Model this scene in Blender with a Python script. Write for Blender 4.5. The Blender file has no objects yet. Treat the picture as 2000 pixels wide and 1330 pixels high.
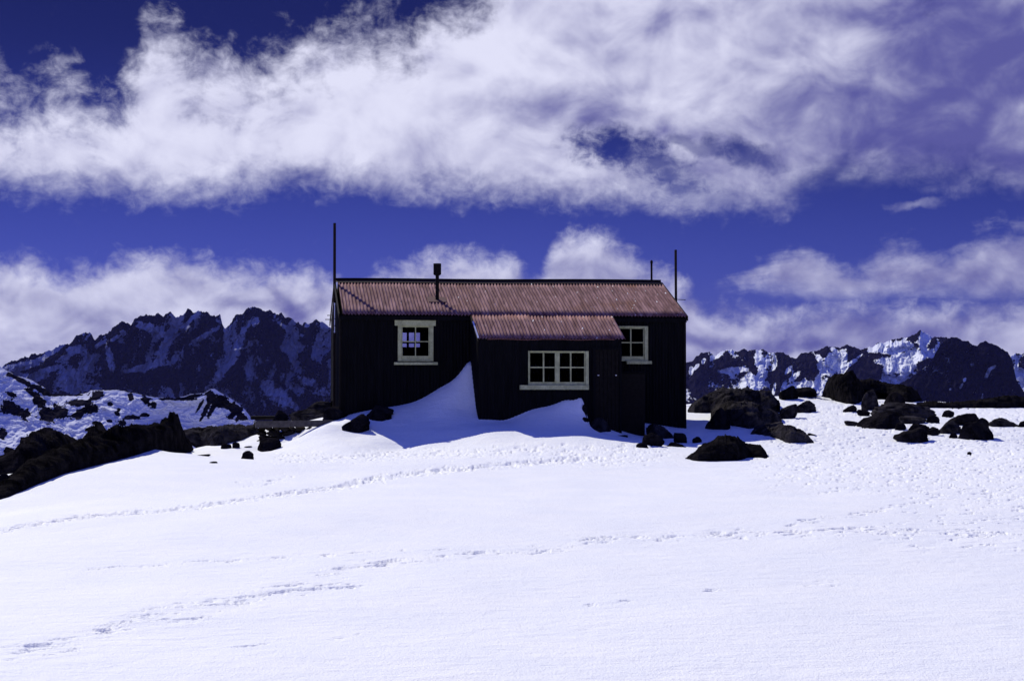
import bpy, bmesh, math, random
import numpy as np
from mathutils import Vector, Matrix, noise as mnoise

# ------------------------------------------------------------------ basics
SC = bpy.context.scene
COL = SC.collection
F = 2778.0
PITCH = math.atan(85.0 / F)
CP, SP = math.cos(PITCH), math.sin(PITCH)

def P(px, py, Y):
    """point at forward distance Y seen at photo pixel (2000x1330)"""
    dx, dy = np.asarray(px, float) - 1000, 665 - np.asarray(py, float)
    t = Y / (F * CP - dy * SP)
    return dx * t, Y + 0 * t, (F * SP + dy * CP) * t

def tag(o, label=None, cat=None, group=None, kind=None):
    if label: o['label'] = label
    if cat: o['category'] = cat
    if group: o['group'] = group
    if kind: o['kind'] = kind
    return o

def link(o, parent=None):
    COL.objects.link(o)
    if parent: o.parent = parent
    return o

def empty(name, loc=(0, 0, 0), rz=0):
    o = bpy.data.objects.new(name, None)
    o.empty_display_size = .2
    o.location = loc; o.rotation_euler = (0, 0, rz)
    return link(o)

def mesh_np(name, V, Q, mat, parent=None, smooth=True, attrs=None):
    me = bpy.data.meshes.new(name)
    V = np.ascontiguousarray(V, dtype=np.float32); Q = np.ascontiguousarray(Q, dtype=np.int32)
    k = Q.shape[1]
    me.vertices.add(len(V)); me.vertices.foreach_set('co', V.ravel())
    me.loops.add(Q.size); me.loops.foreach_set('vertex_index', Q.ravel())
    me.polygons.add(len(Q))
    me.polygons.foreach_set('loop_start', np.arange(0, Q.size, k, dtype=np.int32))
    me.polygons.foreach_set('use_smooth', np.full(len(Q), smooth))
    me.update(calc_edges=True)
    for n, a in (attrs or {}).items():
        at = me.attributes.new(n, 'FLOAT', 'POINT')
        at.data.foreach_set('value', np.ascontiguousarray(a, dtype=np.float32).ravel())
    me.materials.append(mat)
    o = bpy.data.objects.new(name, me)
    return link(o, parent)

def grid_faces(ny, nx):
    i = np.arange(ny * nx).reshape(ny, nx)
    return np.stack([i[:-1, :-1], i[:-1, 1:], i[1:, 1:], i[1:, :-1]], -1).reshape(-1, 4)

class MB:
    def __init__(s): s.v = []; s.f = []
    def quad(s, a, b, c, d):
        n = len(s.v); s.v += [a, b, c, d]; s.f.append((n, n+1, n+2, n+3))
    def box(s, x0, x1, y0, y1, z0, z1, bev=0):
        n = len(s.v)
        s.v += [(x, y, z) for z in (z0, z1) for y in (y0, y1) for x in (x0, x1)]
        for f in ((0,2,3,1),(4,5,7,6),(0,1,5,4),(1,3,7,5),(3,2,6,7),(2,0,4,6)):
            s.f.append(tuple(n+i for i in f))
    def tube(s, a, b, r, r2=None, n=12, cap=True):
        a, b = Vector(a), Vector(b); d = (b-a).normalized(); r2 = r if r2 is None else r2
        u = d.orthogonal().normalized(); w = d.cross(u); k = len(s.v)
        for p, q in ((a, r), (b, r2)):
            for i in range(n):
                t = 2*math.pi*i/n; s.v.append(tuple(p + (u*math.cos(t)+w*math.sin(t))*q))
        for i in range(n):
            j = (i+1) % n; s.f.append((k+i, k+j, k+n+j, k+n+i))
        if cap:
            s.f.append(tuple(k+i for i in reversed(range(n)))); s.f.append(tuple(k+n+i for i in range(n)))
    def build(s, name, mat, parent=None, bevel=0, smooth=False, jit=0, seed=0):
        me = bpy.data.meshes.new(name)
        v = s.v
        if jit:
            v = [tuple(Vector(p) + mnoise.noise_vector(Vector(p)*3.1 + Vector((seed, 0, 0)))*jit) for p in v]
        me.from_pydata(v, [], s.f); me.materials.append(mat)
        if bevel or True:
            bm = bmesh.new(); bm.from_mesh(me)
            if bevel:
                bmesh.ops.bevel(bm, geom=list(bm.edges), offset=bevel, segments=1, affect='EDGES', clamp_overlap=True)
            bmesh.ops.recalc_face_normals(bm, faces=bm.faces) if bevel else None
            bm.to_mesh(me); bm.free()
        if smooth:
            for p in me.polygons: p.use_smooth = True
        return link(bpy.data.objects.new(name, me), parent)

# ------------------------------------------------------------------ numpy noise
def _hash(ix, iy, seed):
    n = (ix.astype(np.int64) * 374761393 + iy.astype(np.int64) * 668265263 + seed * 974634777) & 0xffffffff
    n = ((n ^ (n >> 13)) * 1274126177) & 0xffffffff
    n = (n ^ (n >> 16)) & 0xffffffff
    return n / 4294967295.0

def gnoise(x, y, seed=0):
    ix, iy = np.floor(x), np.floor(y); fx, fy = x-ix, y-iy
    ux = fx*fx*fx*(fx*(fx*6-15)+10); uy = fy*fy*fy*(fy*(fy*6-15)+10)
    def g(dx, dy):
        a = _hash(ix+dx, iy+dy, seed) * 2*np.pi
        return np.cos(a)*(fx-dx) + np.sin(a)*(fy-dy)
    return ((g(0,0)*(1-ux)+g(1,0)*ux)*(1-uy) + (g(0,1)*(1-ux)+g(1,1)*ux)*uy) * 1.5

def fbm(x, y, o=5, seed=0, g=.5, l=2.03):
    s = 0; a = 1; t = 0
    for k in range(o):
        s = s + a*gnoise(x, y, seed+k*17); t += a; a *= g; x = x*l+13.7; y = y*l-7.3
    return s/t

def ridged(x, y, o=5, seed=0, g=.5, l=2.07):
    s = 0; a = 1; t = 0
    for k in range(o):
        s = s + a*(1-np.abs(gnoise(x, y, seed+k*31))*2); t += a; a *= g; x = x*l+3.1; y = y*l+9.2
    return s/t

def sst(a, b, x):
    t = np.clip((x-a)/(b-a), 0, 1); return t*t*(3-2*t)

# ------------------------------------------------------------------ node helpers
class NG:
    def __init__(s, tree): s.t = tree; tree.nodes.clear()
    def n(s, typ, **kw):
        nd = s.t.nodes.new(typ)
        for k, v in kw.items():
            if k == 'inp':
                for i, val in v.items(): s.set(nd, i, val)
            else: setattr(nd, k, v)
        return nd
    def set(s, nd, i, val):
        sock = nd.inputs[i]
        if isinstance(val, bpy.types.NodeSocket): s.t.links.new(val, sock)
        else: sock.default_value = val
    def m(s, op, *a, clamp=False):
        nd = s.n('ShaderNodeMath', operation=op, use_clamp=clamp)
        for i, x in enumerate(a): s.set(nd, i, x)
        return nd.outputs[0]
    def ss(s, a, b, x):       # smoothstep
        nd = s.n('ShaderNodeMapRange', interpolation_type='SMOOTHSTEP')
        for i, v in enumerate((x, a, b, 0., 1.)): s.set(nd, i, v)
        return nd.outputs[0]
    def mix(s, f, a, b, bt='MIX'):
        nd = s.n('ShaderNodeMix', data_type='RGBA', blend_type=bt)
        s.set(nd, 0, f); s.set(nd, 6, a if isinstance(a, bpy.types.NodeSocket) else (*a, 1)[:4])
        s.set(nd, 7, b if isinstance(b, bpy.types.NodeSocket) else (*b, 1)[:4])
        return nd.outputs[2]
    def noise(s, vec, scale, detail=4, rough=.5, dist=0, dim='3D'):
        nd = s.n('ShaderNodeTexNoise', noise_dimensions=dim)
        if vec is not None: s.set(nd, 'Vector', vec)
        s.set(nd, 'Scale', scale); s.set(nd, 'Detail', detail); s.set(nd, 'Roughness', rough); s.set(nd, 'Distortion', dist)
        return nd.outputs[0]
    def mapping(s, vec, sc=(1,1,1), loc=(0,0,0), rot=(0,0,0)):
        nd = s.n('ShaderNodeMapping')
        for k, v in (('Vector', vec), ('Location', loc), ('Rotation', rot), ('Scale', sc)): s.set(nd, k, v)
        return nd.outputs[0]

def material(name, fn):
    m = bpy.data.materials.new(name); m.use_nodes = True
    g = NG(m.node_tree)
    out = g.n('ShaderNodeOutputMaterial'); b = g.n('ShaderNodeBsdfPrincipled')
    g.t.links.new(b.outputs[0], out.inputs[0])
    co = g.n('ShaderNodeTexCoord').outputs['Object']
    fn(g, b, co)
    return m

def bump(g, b, h, strength, dist):
    nd = g.n('ShaderNodeBump', inp={'Height': h, 'Strength': strength, 'Distance': dist})
    g.set(b, 'Normal', nd.outputs[0])

def m_snow(g, b, co):
    n1 = g.noise(co, 1.3, 4, .55)
    g.set(b, 'Base Color', g.mix(g.ss(.35, .7, n1), (.86, .87, .90), (.90, .90, .91)))
    g.set(b, 'Roughness', .72); g.set(b, 'Specular IOR Level', .25)
    a = g.noise(co, 9, 5, .7); c = g.noise(co, 60, 3, .6)
    st = g.noise(g.mapping(co, (1.6, 6, 1), (0, 0, 0), (0, 0, .35)), 1.6, 5, .62)
    h = g.m('ADD', g.m('MULTIPLY', a, .5), g.m('ADD', g.m('MULTIPLY', c, .32), g.m('MULTIPLY', st, .6)))
    bump(g, b, h, .55, .05)

def m_rock(col1, col2, sc=2.5):
    def f(g, b, co):
        n1 = g.noise(co, sc, 6, .62, .3); n2 = g.noise(co, sc*9, 4, .65)
        st = g.noise(g.mapping(co, (1, 1, 6), (0, 0, 0), (.25, .35, 0)), sc*1.2, 5, .6)
        c = g.mix(g.ss(.35, .68, n1), col1, col2)
        c = g.mix(g.m('MULTIPLY', g.ss(.55, .72, n2), .5), c, tuple(x*2.1 for x in col2))
        g.set(b, 'Base Color', c); g.set(b, 'Roughness', .95); g.set(b, 'Specular IOR Level', .0)
        h = g.m('ADD', g.m('MULTIPLY', n1, .5), g.m('ADD', g.m('MULTIPLY', n2, .35), g.m('MULTIPLY', st, .8)))
        bump(g, b, h, .8, .09)
    return f

def m_terrain(rock1, rock2, sc, thr_noise, snowcol=(.82, .84, .9), bdist=8, nfac=.5):
    def f(g, b, co):
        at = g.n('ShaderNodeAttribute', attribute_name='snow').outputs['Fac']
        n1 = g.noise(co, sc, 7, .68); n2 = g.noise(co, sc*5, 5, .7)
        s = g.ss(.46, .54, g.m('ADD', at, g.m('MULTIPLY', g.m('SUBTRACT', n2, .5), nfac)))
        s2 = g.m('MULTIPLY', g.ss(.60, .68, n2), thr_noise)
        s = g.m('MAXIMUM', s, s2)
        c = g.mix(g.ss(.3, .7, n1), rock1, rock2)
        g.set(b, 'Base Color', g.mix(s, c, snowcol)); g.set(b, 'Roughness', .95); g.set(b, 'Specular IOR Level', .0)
        h = g.m('ADD', g.m('MULTIPLY', n1, .8), g.m('MULTIPLY', n2, .4))
        h = g.m('MULTIPLY', h, g.m('SUBTRACT', 1.15, s))
        bump(g, b, h, 1., bdist)
    return f

def m_black_iron(g, b, co):
    n1 = g.noise(g.mapping(co, (4, 4, .5)), 2.2, 5, .6); n2 = g.noise(co, 25, 3)
    c = g.mix(g.ss(.3, .75, n1), (.0016, .0016, .0024), (.0050, .0048, .0062))
    c = g.mix(g.m('MULTIPLY', g.ss(.66, .74, n2), .3), c, (.012, .009, .008))
    g.set(b, 'Base Color', c); g.set(b, 'Roughness', .8); g.set(b, 'Specular IOR Level', .08)

def m_flat(col, rough=.7, var=.3, metal=0, spec=.3):
    def f(g, b, co):
        n1 = g.noise(co, 14, 5, .6)
        g.set(b, 'Base Color', g.mix(g.ss(.3, .7, n1), tuple(x*(1-var) for x in col), col))
        g.set(b, 'Roughness', rough); g.set(b, 'Metallic', metal); g.set(b, 'Specular IOR Level', spec)
        bump(g, b, n1, .25, .01)
    return f

def m_roof(g, b, co):
    st = g.mapping(co, (12, 1.1, 1.1))
    n1 = g.noise(st, 1.1, 3, .5); n2 = g.noise(co, 1.1, 4, .6, .5); n3 = g.noise(g.mapping(co, (10, 1.6, 1.6)), 1.4, 2, .5)
    n4 = g.noise(g.mapping(co, (9, 2.2, 2.2), (7, 3, 1)), 2.2, 2, .5)
    sx = g.n('ShaderNodeSeparateXYZ', inp={0: co}).outputs[0]
    c = g.mix(g.ss(.3, .72, n1), (.15, .066, .068), (.35, .198, .195))
    c = g.mix(g.m('MULTIPLY', g.ss(.5, .66, n2), g.m('ADD', .25, g.m('MULTIPLY', g.ss(4.5, 8, sx), .45))), c, (.20, .085, .055))
    c = g.mix(g.m('MULTIPLY', g.ss(.56, .62, n3), .55), c, (.08, .03, .035))
    thr = g.m('SUBTRACT', .735, g.m('MULTIPLY', g.ss(2., 8.6, sx), .05))
    w = g.ss(thr, g.m('ADD', thr, .03), n4)
    c = g.mix(w, c, (.85, .82, .82))
    g.set(b, 'Base Color', c); g.set(b, 'Roughness', .85); g.set(b, 'Specular IOR Level', .12)
    bump(g, b, n2, .2, .01)

def m_cream(g, b, co):
    n1 = g.noise(co, 7, 6, .7); n2 = g.noise(g.mapping(co, (5, 5, 1.2)), 9, 5, .7)
    c = g.mix(g.ss(.35, .65, n1), (.33, .33, .155), (.50, .50, .25))
    c = g.mix(g.m('MULTIPLY', g.ss(.57, .66, n2), .75), c, (.12, .115, .06))
    g.set(b, 'Base Color', c); g.set(b, 'Roughness', .75)
    bump(g, b, n2, .4, .01)

def m_dimmed(g, b, co):
    m_glass(g, b, co); g.set(b, 'Base Color', g.mix(g.noise(co, 9, 3), (.22, .22, .48), (.40, .40, .72)))  # painted blue tint dims the bright cloud seen through the back pane

def m_glass(g, b, co):
    g.set(b, 'Base Color', (.72, .74, .82, 1)); g.set(b, 'Roughness', .03); g.set(b, 'Transmission Weight', 1.)
    g.set(b, 'IOR', 1.02); g.set(b, 'Specular IOR Level', .5)
    bump(g, b, g.noise(co, 2.5, 2), .1, .02)

M = dict(
    snow=material('snow', m_snow),
    rock=material('boulder_rock', m_rock((.0042, .0038, .0054), (.020, .0175, .021))),
    slab=material('slab_rock', m_rock((.0065, .006, .008), (.050, .045, .050), 3.5)),
    moss=material('mossy_rock', m_rock((.0036, .0033, .0044), (.0175, .0155, .0165), 4)),
    stone=material('wall_stone', m_rock((.016, .014, .012), (.04, .034, .028), 5)),
    iron=material('black_painted_iron', m_black_iron),
    dark=material('dark_timber', m_flat((.010, .008, .007), .85, .5, spec=.1)),
    inner=material('inside_lining', m_flat((.012, .011, .012), .9, .5, spec=.05)),
    brown=material('brown_metal', m_flat((.035, .016, .014), .7, .5)),
    pole=material('pole_timber', m_flat((.020, .013, .013), .8, .5, spec=.1)),
    roof=material('red_corrugated_iron', m_roof),
    flash=material('red_flashing', m_flat((.15, .062, .056), .8, .4)),
    cream=material('flaking_cream_paint', m_cream),
    glass=material('window_glass', m_glass),
    dimmed=material('dimmed_glass', m_dimmed),
    plank=material('weathered_plank', m_flat((.09, .078, .07), .8, .5)),
    steel=material('bright_metal', m_flat((.75, .75, .8), .35, .1, .6, .5)),
    mleft=material('mountain_rock_left', m_terrain((.008, .0075, .013), (.032, .030, .042), .02, .25, (.36, .37, .47), 30, .55)),  # snow darkened to its shaded tone: the shade is in the colour
    mright=material('mountain_rock_right', m_terrain((.004, .0038, .007), (.016, .0145, .024), .02, .0, (.80, .82, .88), 16, .5)),
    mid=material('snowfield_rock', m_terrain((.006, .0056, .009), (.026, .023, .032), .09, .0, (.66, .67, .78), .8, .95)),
)

# ------------------------------------------------------------------ hut frame
TH = math.radians(10); CS, SN = math.cos(TH), math.sin(TH)
_p = P(664, 700, 34.4); O = np.array([float(_p[0]), float(_p[1]), 0.])
def hl(px, py, ly):
    x, y, z = P(px, py, 1.0)
    k = (ly + (-SN*O[0] + CS*O[1])) / (-SN*x + CS*y)
    X, Y, Z = x*k-O[0], y*k-O[1], z*k
    return float(X*CS+Y*SN), float(Z)
def h2w(lx, ly, z=0):
    return O[0]+lx*CS-ly*SN, O[1]+lx*SN+ly*CS, z
LEN = 8.66; D = 2.2; LP = 1.3
LL = hl(935, 700, -LP)[0]; LR = hl(1214, 700, -LP)[0]

# ------------------------------------------------------------------ near ground
ZT = [(3000, 2.2), (2000, 3.9), (1330, 7.6), (1200, 9.9), (1100, 12.6), (1000, 17), (950, 21), (900, 27.5), (876, 31.3), (860, 32.6), (840, 34.2), (820, 37), (800, 41), (785, 45)]
_zs = np.array([z for _, z in ZT]); _hs = np.array([float(P(1000, p, z)[2]) for p, z in ZT])
_zs = np.concatenate([[-60, -20, 0], _zs, [47, 50, 56, 64, 80, 120, 200, 400, 700]])
_hs = np.concatenate([[-3.2, -2.2, -1.75], _hs, [-.72, -1.1, -2.6, -5.5, -13, -38, -95, -230, -420]])
def Zf(py):
    a = sorted(ZT); return float(np.interp(py, [p for p, _ in a], [z for _, z in a]))
def base_h(Y):
    return (np.interp(Y-.7, _zs, _hs)+np.interp(Y, _zs, _hs)+np.interp(Y+.7, _zs, _hs))/3

# (photo pixel x, y, distance) or hut-local controls of the snow surface
CT = []
def cw(px, py, Y): x, y, z = P(px, py, Y); CT.append((float(x), float(y), float(z)))
def ch(lx, ly, z): x, y, _ = h2w(lx, ly); CT.append((x, y, z))
def chp(px, py, ly): lx, z = hl(px, py, ly); ch(lx, ly, z)
# drift in the nook, along the main wall then along the lean-to flank
for px, py in ((700, 806), (745, 797), (800, 787), (830, 775), (860, 757), (885, 742), (903, 722), (917, 706)): chp(px, py, -.02)
for px, py, ly in ((922, 722, -.18), (925, 752, -.45), (928, 785, -.75), (931, 806, -1.0), (936, 821, -1.3)): chp(px, py, ly)
for px, py, ly in ((885, 770, -.5), (860, 785, -.6), (820, 800, -.6), (880, 810, -1.1), (840, 822, -1.2), (780, 815, -.8), (905, 800, -.85)): chp(px, py, ly)
# in front of the lean-to
for px, py in ((950, 823), (985, 824), (1003, 818), (1040, 802), (1080, 794), (1105, 785), (1130, 782), (1140, 783)): chp(px, py, -LP-.03)
for px, py, ly in ((1148, 824, -LP-.05), (1175, 838, -LP-.05), (1215, 848, -LP-.05), (1250, 850, -.9), (1150, 835, -1.9), (1200, 853, -1.9), (1100, 825, -2.0), (1120, 806, -1.6), (1050, 826, -2.), (1000, 832, -1.9), (960, 833, -1.9), (900, 835, -1.9)): chp(px, py, ly)
for px, py in ((1256, 826), (1300, 832), (1343, 836)): chp(px, py, -.05)
for px, py, ly in ((1280, 850, -1.), (1330, 850, -1.)): chp(px, py, ly)
ch(LEN+.3, 1.5, -1.02); ch(LEN+.6, 3.5, -.95); ch(4, 5.2, -.7); ch(.2, 5.2, -.6); ch(4, 2.2, -.8); ch(7, 2.2, -.9); ch(1.5, 2.2, -.7); ch(-.6, 2.5, -.75)
ch(4, .8, -.6)
# the bank in front of the stone terrace
for px, py, Y in ((668, 828, 33.6), (640, 829, 33.3), (715, 842, 33.0), (690, 850, 32.6), (600, 846, 33.0), (560, 868, 32.2), (530, 884, 31.0),
                  (470, 890, 29.6), (500, 863, 33.4), (540, 868, 33.3), (575, 862, 33.3), (520, 882, 32.0), (480, 866, 33.6), (450, 864, 34.4), (500, 840, 36.5), (560, 835, 36.5), (640, 862, 31.6), (700, 872, 31.0), (785, 876, 31.7), (760, 866, 32.0), (740, 880, 31.0), (820, 874, 31.5), (860, 866, 31.8), (560, 893, 29), (640, 890, 28.8), (720, 893, 29), (850, 890, 29),
                  (1035, 857, 31.6), (900, 860, 31.9), (960, 845, 32.3), (1130, 854, 31.8), (1210, 866, 31.4), (1000, 878, 30)): cw(px, py, Y)
# left: snow against the rib, saddle, drop off to the valley
for px, py, Y in ((0, 978, 19.2), (60, 955, 20.6), (130, 925, 22.4), (200, 905, 24.4), (300, 876, 27.2), (340, 888, 27.4), (380, 890, 28.6), (420, 880, 31), (490, 872, 32.5),
                  (420, 868, 34), (360, 880, 33), (0, 1010, 17), (-200, 1060, 17), (100, 990, 18.5), (300, 930, 22), (200, 960, 20)): cw(px, py, Y)
CT += [(-14, 26, -2.6), (-20, 30, -5), (-11, 32, -2.3), (-9, 38, -2.6), (-7.5, 42, -3), (-14, 45, -7), (-25, 45, -13), (-30, 25, -9), (-20, 15, -3.2), (-35, 10, -8), (-5, 48, -3.2), (-2, 50, -3)]
# right
for px, py, Y in ((1345, 820, 38), (1380, 830, 36), (1560, 772, 43.5), (1620, 780, 43), (1700, 790, 42), (1850, 796, 42), (2000, 796, 43), (2150, 800, 43), (1480, 800, 41)): cw(px, py, Y)
CT += [(x, y, float(base_h(np.array([y]))[0])) for x, y in ((0, 3), (4, 8), (-4, 8), (0, 14), (6, 16), (-4, 15), (0, 22), (6, 24), (-4, 23), (3, 27.5), (12, 22), (12, 30), (20, 32), (9, 30), (14, 37), (22, 42), (8, 48), (16, 50), (25, 50), (0, 55), (0, -10), (20, 0), (-20, 0), (30, 20), (-10, 8))]
CT = np.array(CT)
_res = CT[:, 2] - base_h(CT[:, 1])
def _ker(dx, dy): return np.sqrt(dx*dx+dy*dy+.02)
_A = _ker(CT[:, None, 0]-CT[None, :, 0], CT[:, None, 1]-CT[None, :, 1])
_n = len(CT); _A = np.block([[_A, np.ones((_n, 1))], [np.ones((1, _n)), np.zeros((1, 1))]])
_W = np.linalg.lstsq(_A + np.diag([-.004]*_n+[0]), np.concatenate([_res, [0]]), rcond=None)[0]
def ground(X, Y, detail=True):
    X = np.asarray(X, float); Y = np.asarray(Y, float)
    r = np.full(X.shape, _W[-1])
    for i in range(_n): r = r + _W[i]*_ker(X-CT[i, 0], Y-CT[i, 1])
    fade = 1-sst(55, 90, np.hypot(X*.9, Y-15))
    h = base_h(Y) + r*fade
    h = h - 9*sst(30, 90, np.abs(X)) * (np.abs(X)/30)
    return h

def track_mask(PX, PY):
    m = np.zeros(PX.shape)
    T = (  # polylines of wind-scoured streaks (photo x,y), half width in px, strength
        (((-60, 1052), (180, 1008), (380, 990), (520, 968), (650, 950), (800, 925), (1000, 905), (1080, 898), (1160, 893)), 7, 1.25),
        (((40, 1268), (140, 1252), (250, 1212), (330, 1190), (450, 1172), (560, 1152), (680, 1138)), 16, .95),
        (((250, 1225), (330, 1216), (400, 1205)), 9, .8),
        (((640, 1118), (700, 1104), (780, 1098), (850, 1090), (950, 1078), (1080, 1072), (1160, 1050), (1260, 1046), (1400, 1042), (1560, 1040), (1700, 1036), (1850, 1040), (1990, 1045)), 11, .85),
        (((180, 1105), (260, 1100), (480, 1088), (600, 1083), (740, 1078), (880, 1072)), 5, .7),
        (((150, 1295), (210, 1290)), 8, .7), (((410, 1262), (520, 1252)), 6, .6), (((660, 1240), (700, 1232)), 5, .7), (((1160, 1182), (1230, 1178)), 7, .9),
        (((1360, 1158), (1420, 1150)), 5, .7), (((1570, 1140), (1620, 1134)), 7, .8), (((1540, 1024), (1650, 1010), (1720, 995), (1800, 975)), 6, .8),
        (((480, 945), (530, 940), (560, 930)), 8, .7), (((560, 895), (700, 893), (840, 888), (1000, 880), (1150, 876), (1240, 880)), 15, .75),
    )
    for pts, w, s in T:
        d = np.full(PX.shape, 1e9)
        for (ax, ay), (bx, by) in zip(pts[:-1], pts[1:]):
            vx, vy = bx-ax, by-ay
            t = np.clip(((PX-ax)*vx+(PY-ay)*vy)/(vx*vx+vy*vy), 0, 1)
            d = np.minimum(d, np.hypot((PX-ax-t*vx)*.35, PY-ay-t*vy))
        m = np.maximum(m, s*np.exp(-(d/w)**2))
    # the broken, crusty snow on the right and in front of the hut
    m = np.maximum(m, .56*sst(1340, 1560, PX)*sst(760, 800, PY)*(1-sst(930, 1010, PY-.10*(PX-1600))))
    m = np.maximum(m, .62*sst(930, 1100, PX)*(1-sst(1250, 1400, PX))*sst(858, 872, PY)*(1-sst(895, 925, PY)))
    m = np.maximum(m, .5*sst(1500, 1900, PX)*sst(940, 960, PY)*(1-sst(1060, 1110, PY)))
    return m

def snow_detail(X, Y, h):
    # large soft undulation
    d = .05*fbm(X*.28, Y*.22, 3, 5) * sst(3, 9, Y)
    # projection of the point onto streak layout, evaluated in ground position
    PXv = 1000 + F*X/np.maximum(Y, 1); el = (h/np.maximum(Y, 1)); PYv = 750 - F*el
    m = track_mask(PXv, PYv)
    fw = sst(24, 12, Y) if False else 1
    ca, sa = math.cos(.45), math.sin(.45)
    U = X*ca+Y*sa; W = -X*sa+Y*ca
    lump = fbm(U*2.8, W*5.6, 5, 21, .68)
    pit = sst(.02, .34, lump + .50*(m-.78)) * sst(.12, .5, m)
    sc = np.clip(Y/24, .35, 1.1)
    d = d - .058*pit*sc
    d = d + .012*fbm(U*2.2, W*5.5, 4, 40, .6)*(.35+1.2*m)*sst(2, 8, Y)
    d = d + .03*m*fbm(X*4, Y*4, 3, 9)*sst(15, 30, Y) + .022*fbm(X*1.1, Y*2.0, 5, 15, .55)*sst(22, 28, Y)
    return d

tdense = np.linspace(-.40, .40, 1150)
tc = np.array([.43, .47, .52, .6, .7, .85, 1.05, 1.4, 2, 3, 5, 9])
tt = np.concatenate([-tc[::-1], tdense, tc])
rows = []
for py in np.linspace(1420, 792, 620): rows.append(Zf(py))
rows = np.array(rows)
rows = np.concatenate([[-60, -40, -25, -15, -8, -3, 0, 1.5, 2.5, 3.5, 4.5, 5.4, 6.1], rows[rows > 6.6], np.linspace(42.5, 60, 60)[1:], [62, 66, 72, 80, 95, 120, 160, 220, 320, 450, 600, 700]])
YY, TT = np.meshgrid(rows, tt, indexing='ij')
XX = TT*np.maximum(YY, 3.5)
XX = np.clip(XX, -160-YY*.3*(YY > 0), 160+YY*.3*(YY > 0))
HH = ground(XX, YY)
HH = HH + snow_detail(XX, YY, HH)*(1-sst(60, 90, YY))
snow_ground = mesh_np('snow_ground', np.stack([XX, YY, HH], -1).reshape(-1, 3), grid_faces(*XX.shape), M['snow'])
tag(snow_ground, kind='structure')
def gz(x, y): return float(ground(np.array([x]), np.array([y]))[0])

# valley floor to the horizon
vx = np.concatenate([-np.geomspace(9000, 200, 26), [0], np.geomspace(200, 9000, 26)])
VX, VY = np.meshgrid(vx, vx)
VH = -620 + 60*fbm(VX*.0006, VY*.0006, 4, 3)
valley = mesh_np('valley_floor', np.stack([VX, VY, VH], -1).reshape(-1, 3), grid_faces(*VX.shape), M['mright'], attrs={'snow': .4+.3*fbm(VX*.001, VY*.001, 3, 8)})
tag(valley, kind='structure')

# ------------------------------------------------------------------ rocks
_ys = np.arange(14, 52, .12)
def hit(px, py, guess):
    x, y, z = P(px, py, _ys); g_ = ground(x, _ys); below = z <= g_
    c = np.where(below[1:] & ~below[:-1])[0]
    if len(c) == 0: return guess
    y_ = _ys[c[np.argmin(np.abs(_ys[c]-guess))]+1]
    return float(y_) if abs(y_-guess) < 6 else guess
def rock_mesh_pts(rng, c, size, rz, tilt, flat=.0, facets=10, rough=.07, sub=4, strata=0.):
    bm = bmesh.new(); bmesh.ops.create_icosphere(bm, subdivisions=sub, radius=1)
    V = np.array([v.co[:] for v in bm.verts]); Fc = np.array([[v.index for v in f.verts] for f in bm.faces]); bm.free()
    nr = np.random.default_rng(rng.randint(0, 10**9))
    N = nr.normal(size=(facets, 3)); N /= np.linalg.norm(N, axis=1)[:, None]
    dd = nr.uniform(.44, .95, facets)
    dot = V@N.T
    r = np.where(dot > .05, dd/np.maximum(dot, .05), 9)
    rr = -np.log(np.exp(-30*np.minimum(r, 1.15)).sum(1)+np.exp(-30*1.1))/30
    s = nr.uniform(0, 50)
    nz = fbm(V[:, 0]*1.7+V[:, 2]*1.1+s, V[:, 1]*1.7-V[:, 2]*.9+s, 5, 3, .6)
    nz2 = ridged(V[:, 0]*2.2-V[:, 2]*2+s, V[:, 1]*2.2+V[:, 2]*1.3, 4, 11)
    Q = V*(rr*(1+rough*1.6*nz+rough*.8*(nz2-.5)))[:, None]
    if strata:
        zz = Q[:, 2]+.25*Q[:, 0]+.1*nz
        k = strata*(np.abs(((zz*3.3+s) % 1)-.5)-.25)
        Q[:, :2] *= (1+k)[:, None]
    a, t = rz, tilt
    Rz = np.array([[math.cos(a), -math.sin(a), 0], [math.sin(a), math.cos(a), 0], [0, 0, 1]])
    Ry = np.array([[math.cos(t), 0, math.sin(t)], [0, 1, 0], [-math.sin(t), 0, math.cos(t)]])
    pre = Q*np.array([1, 1, .75])
    Q = (pre@Rz.T) * np.array(size)[None]
    Q = Q@Ry.T
    return Q, Fc

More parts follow.
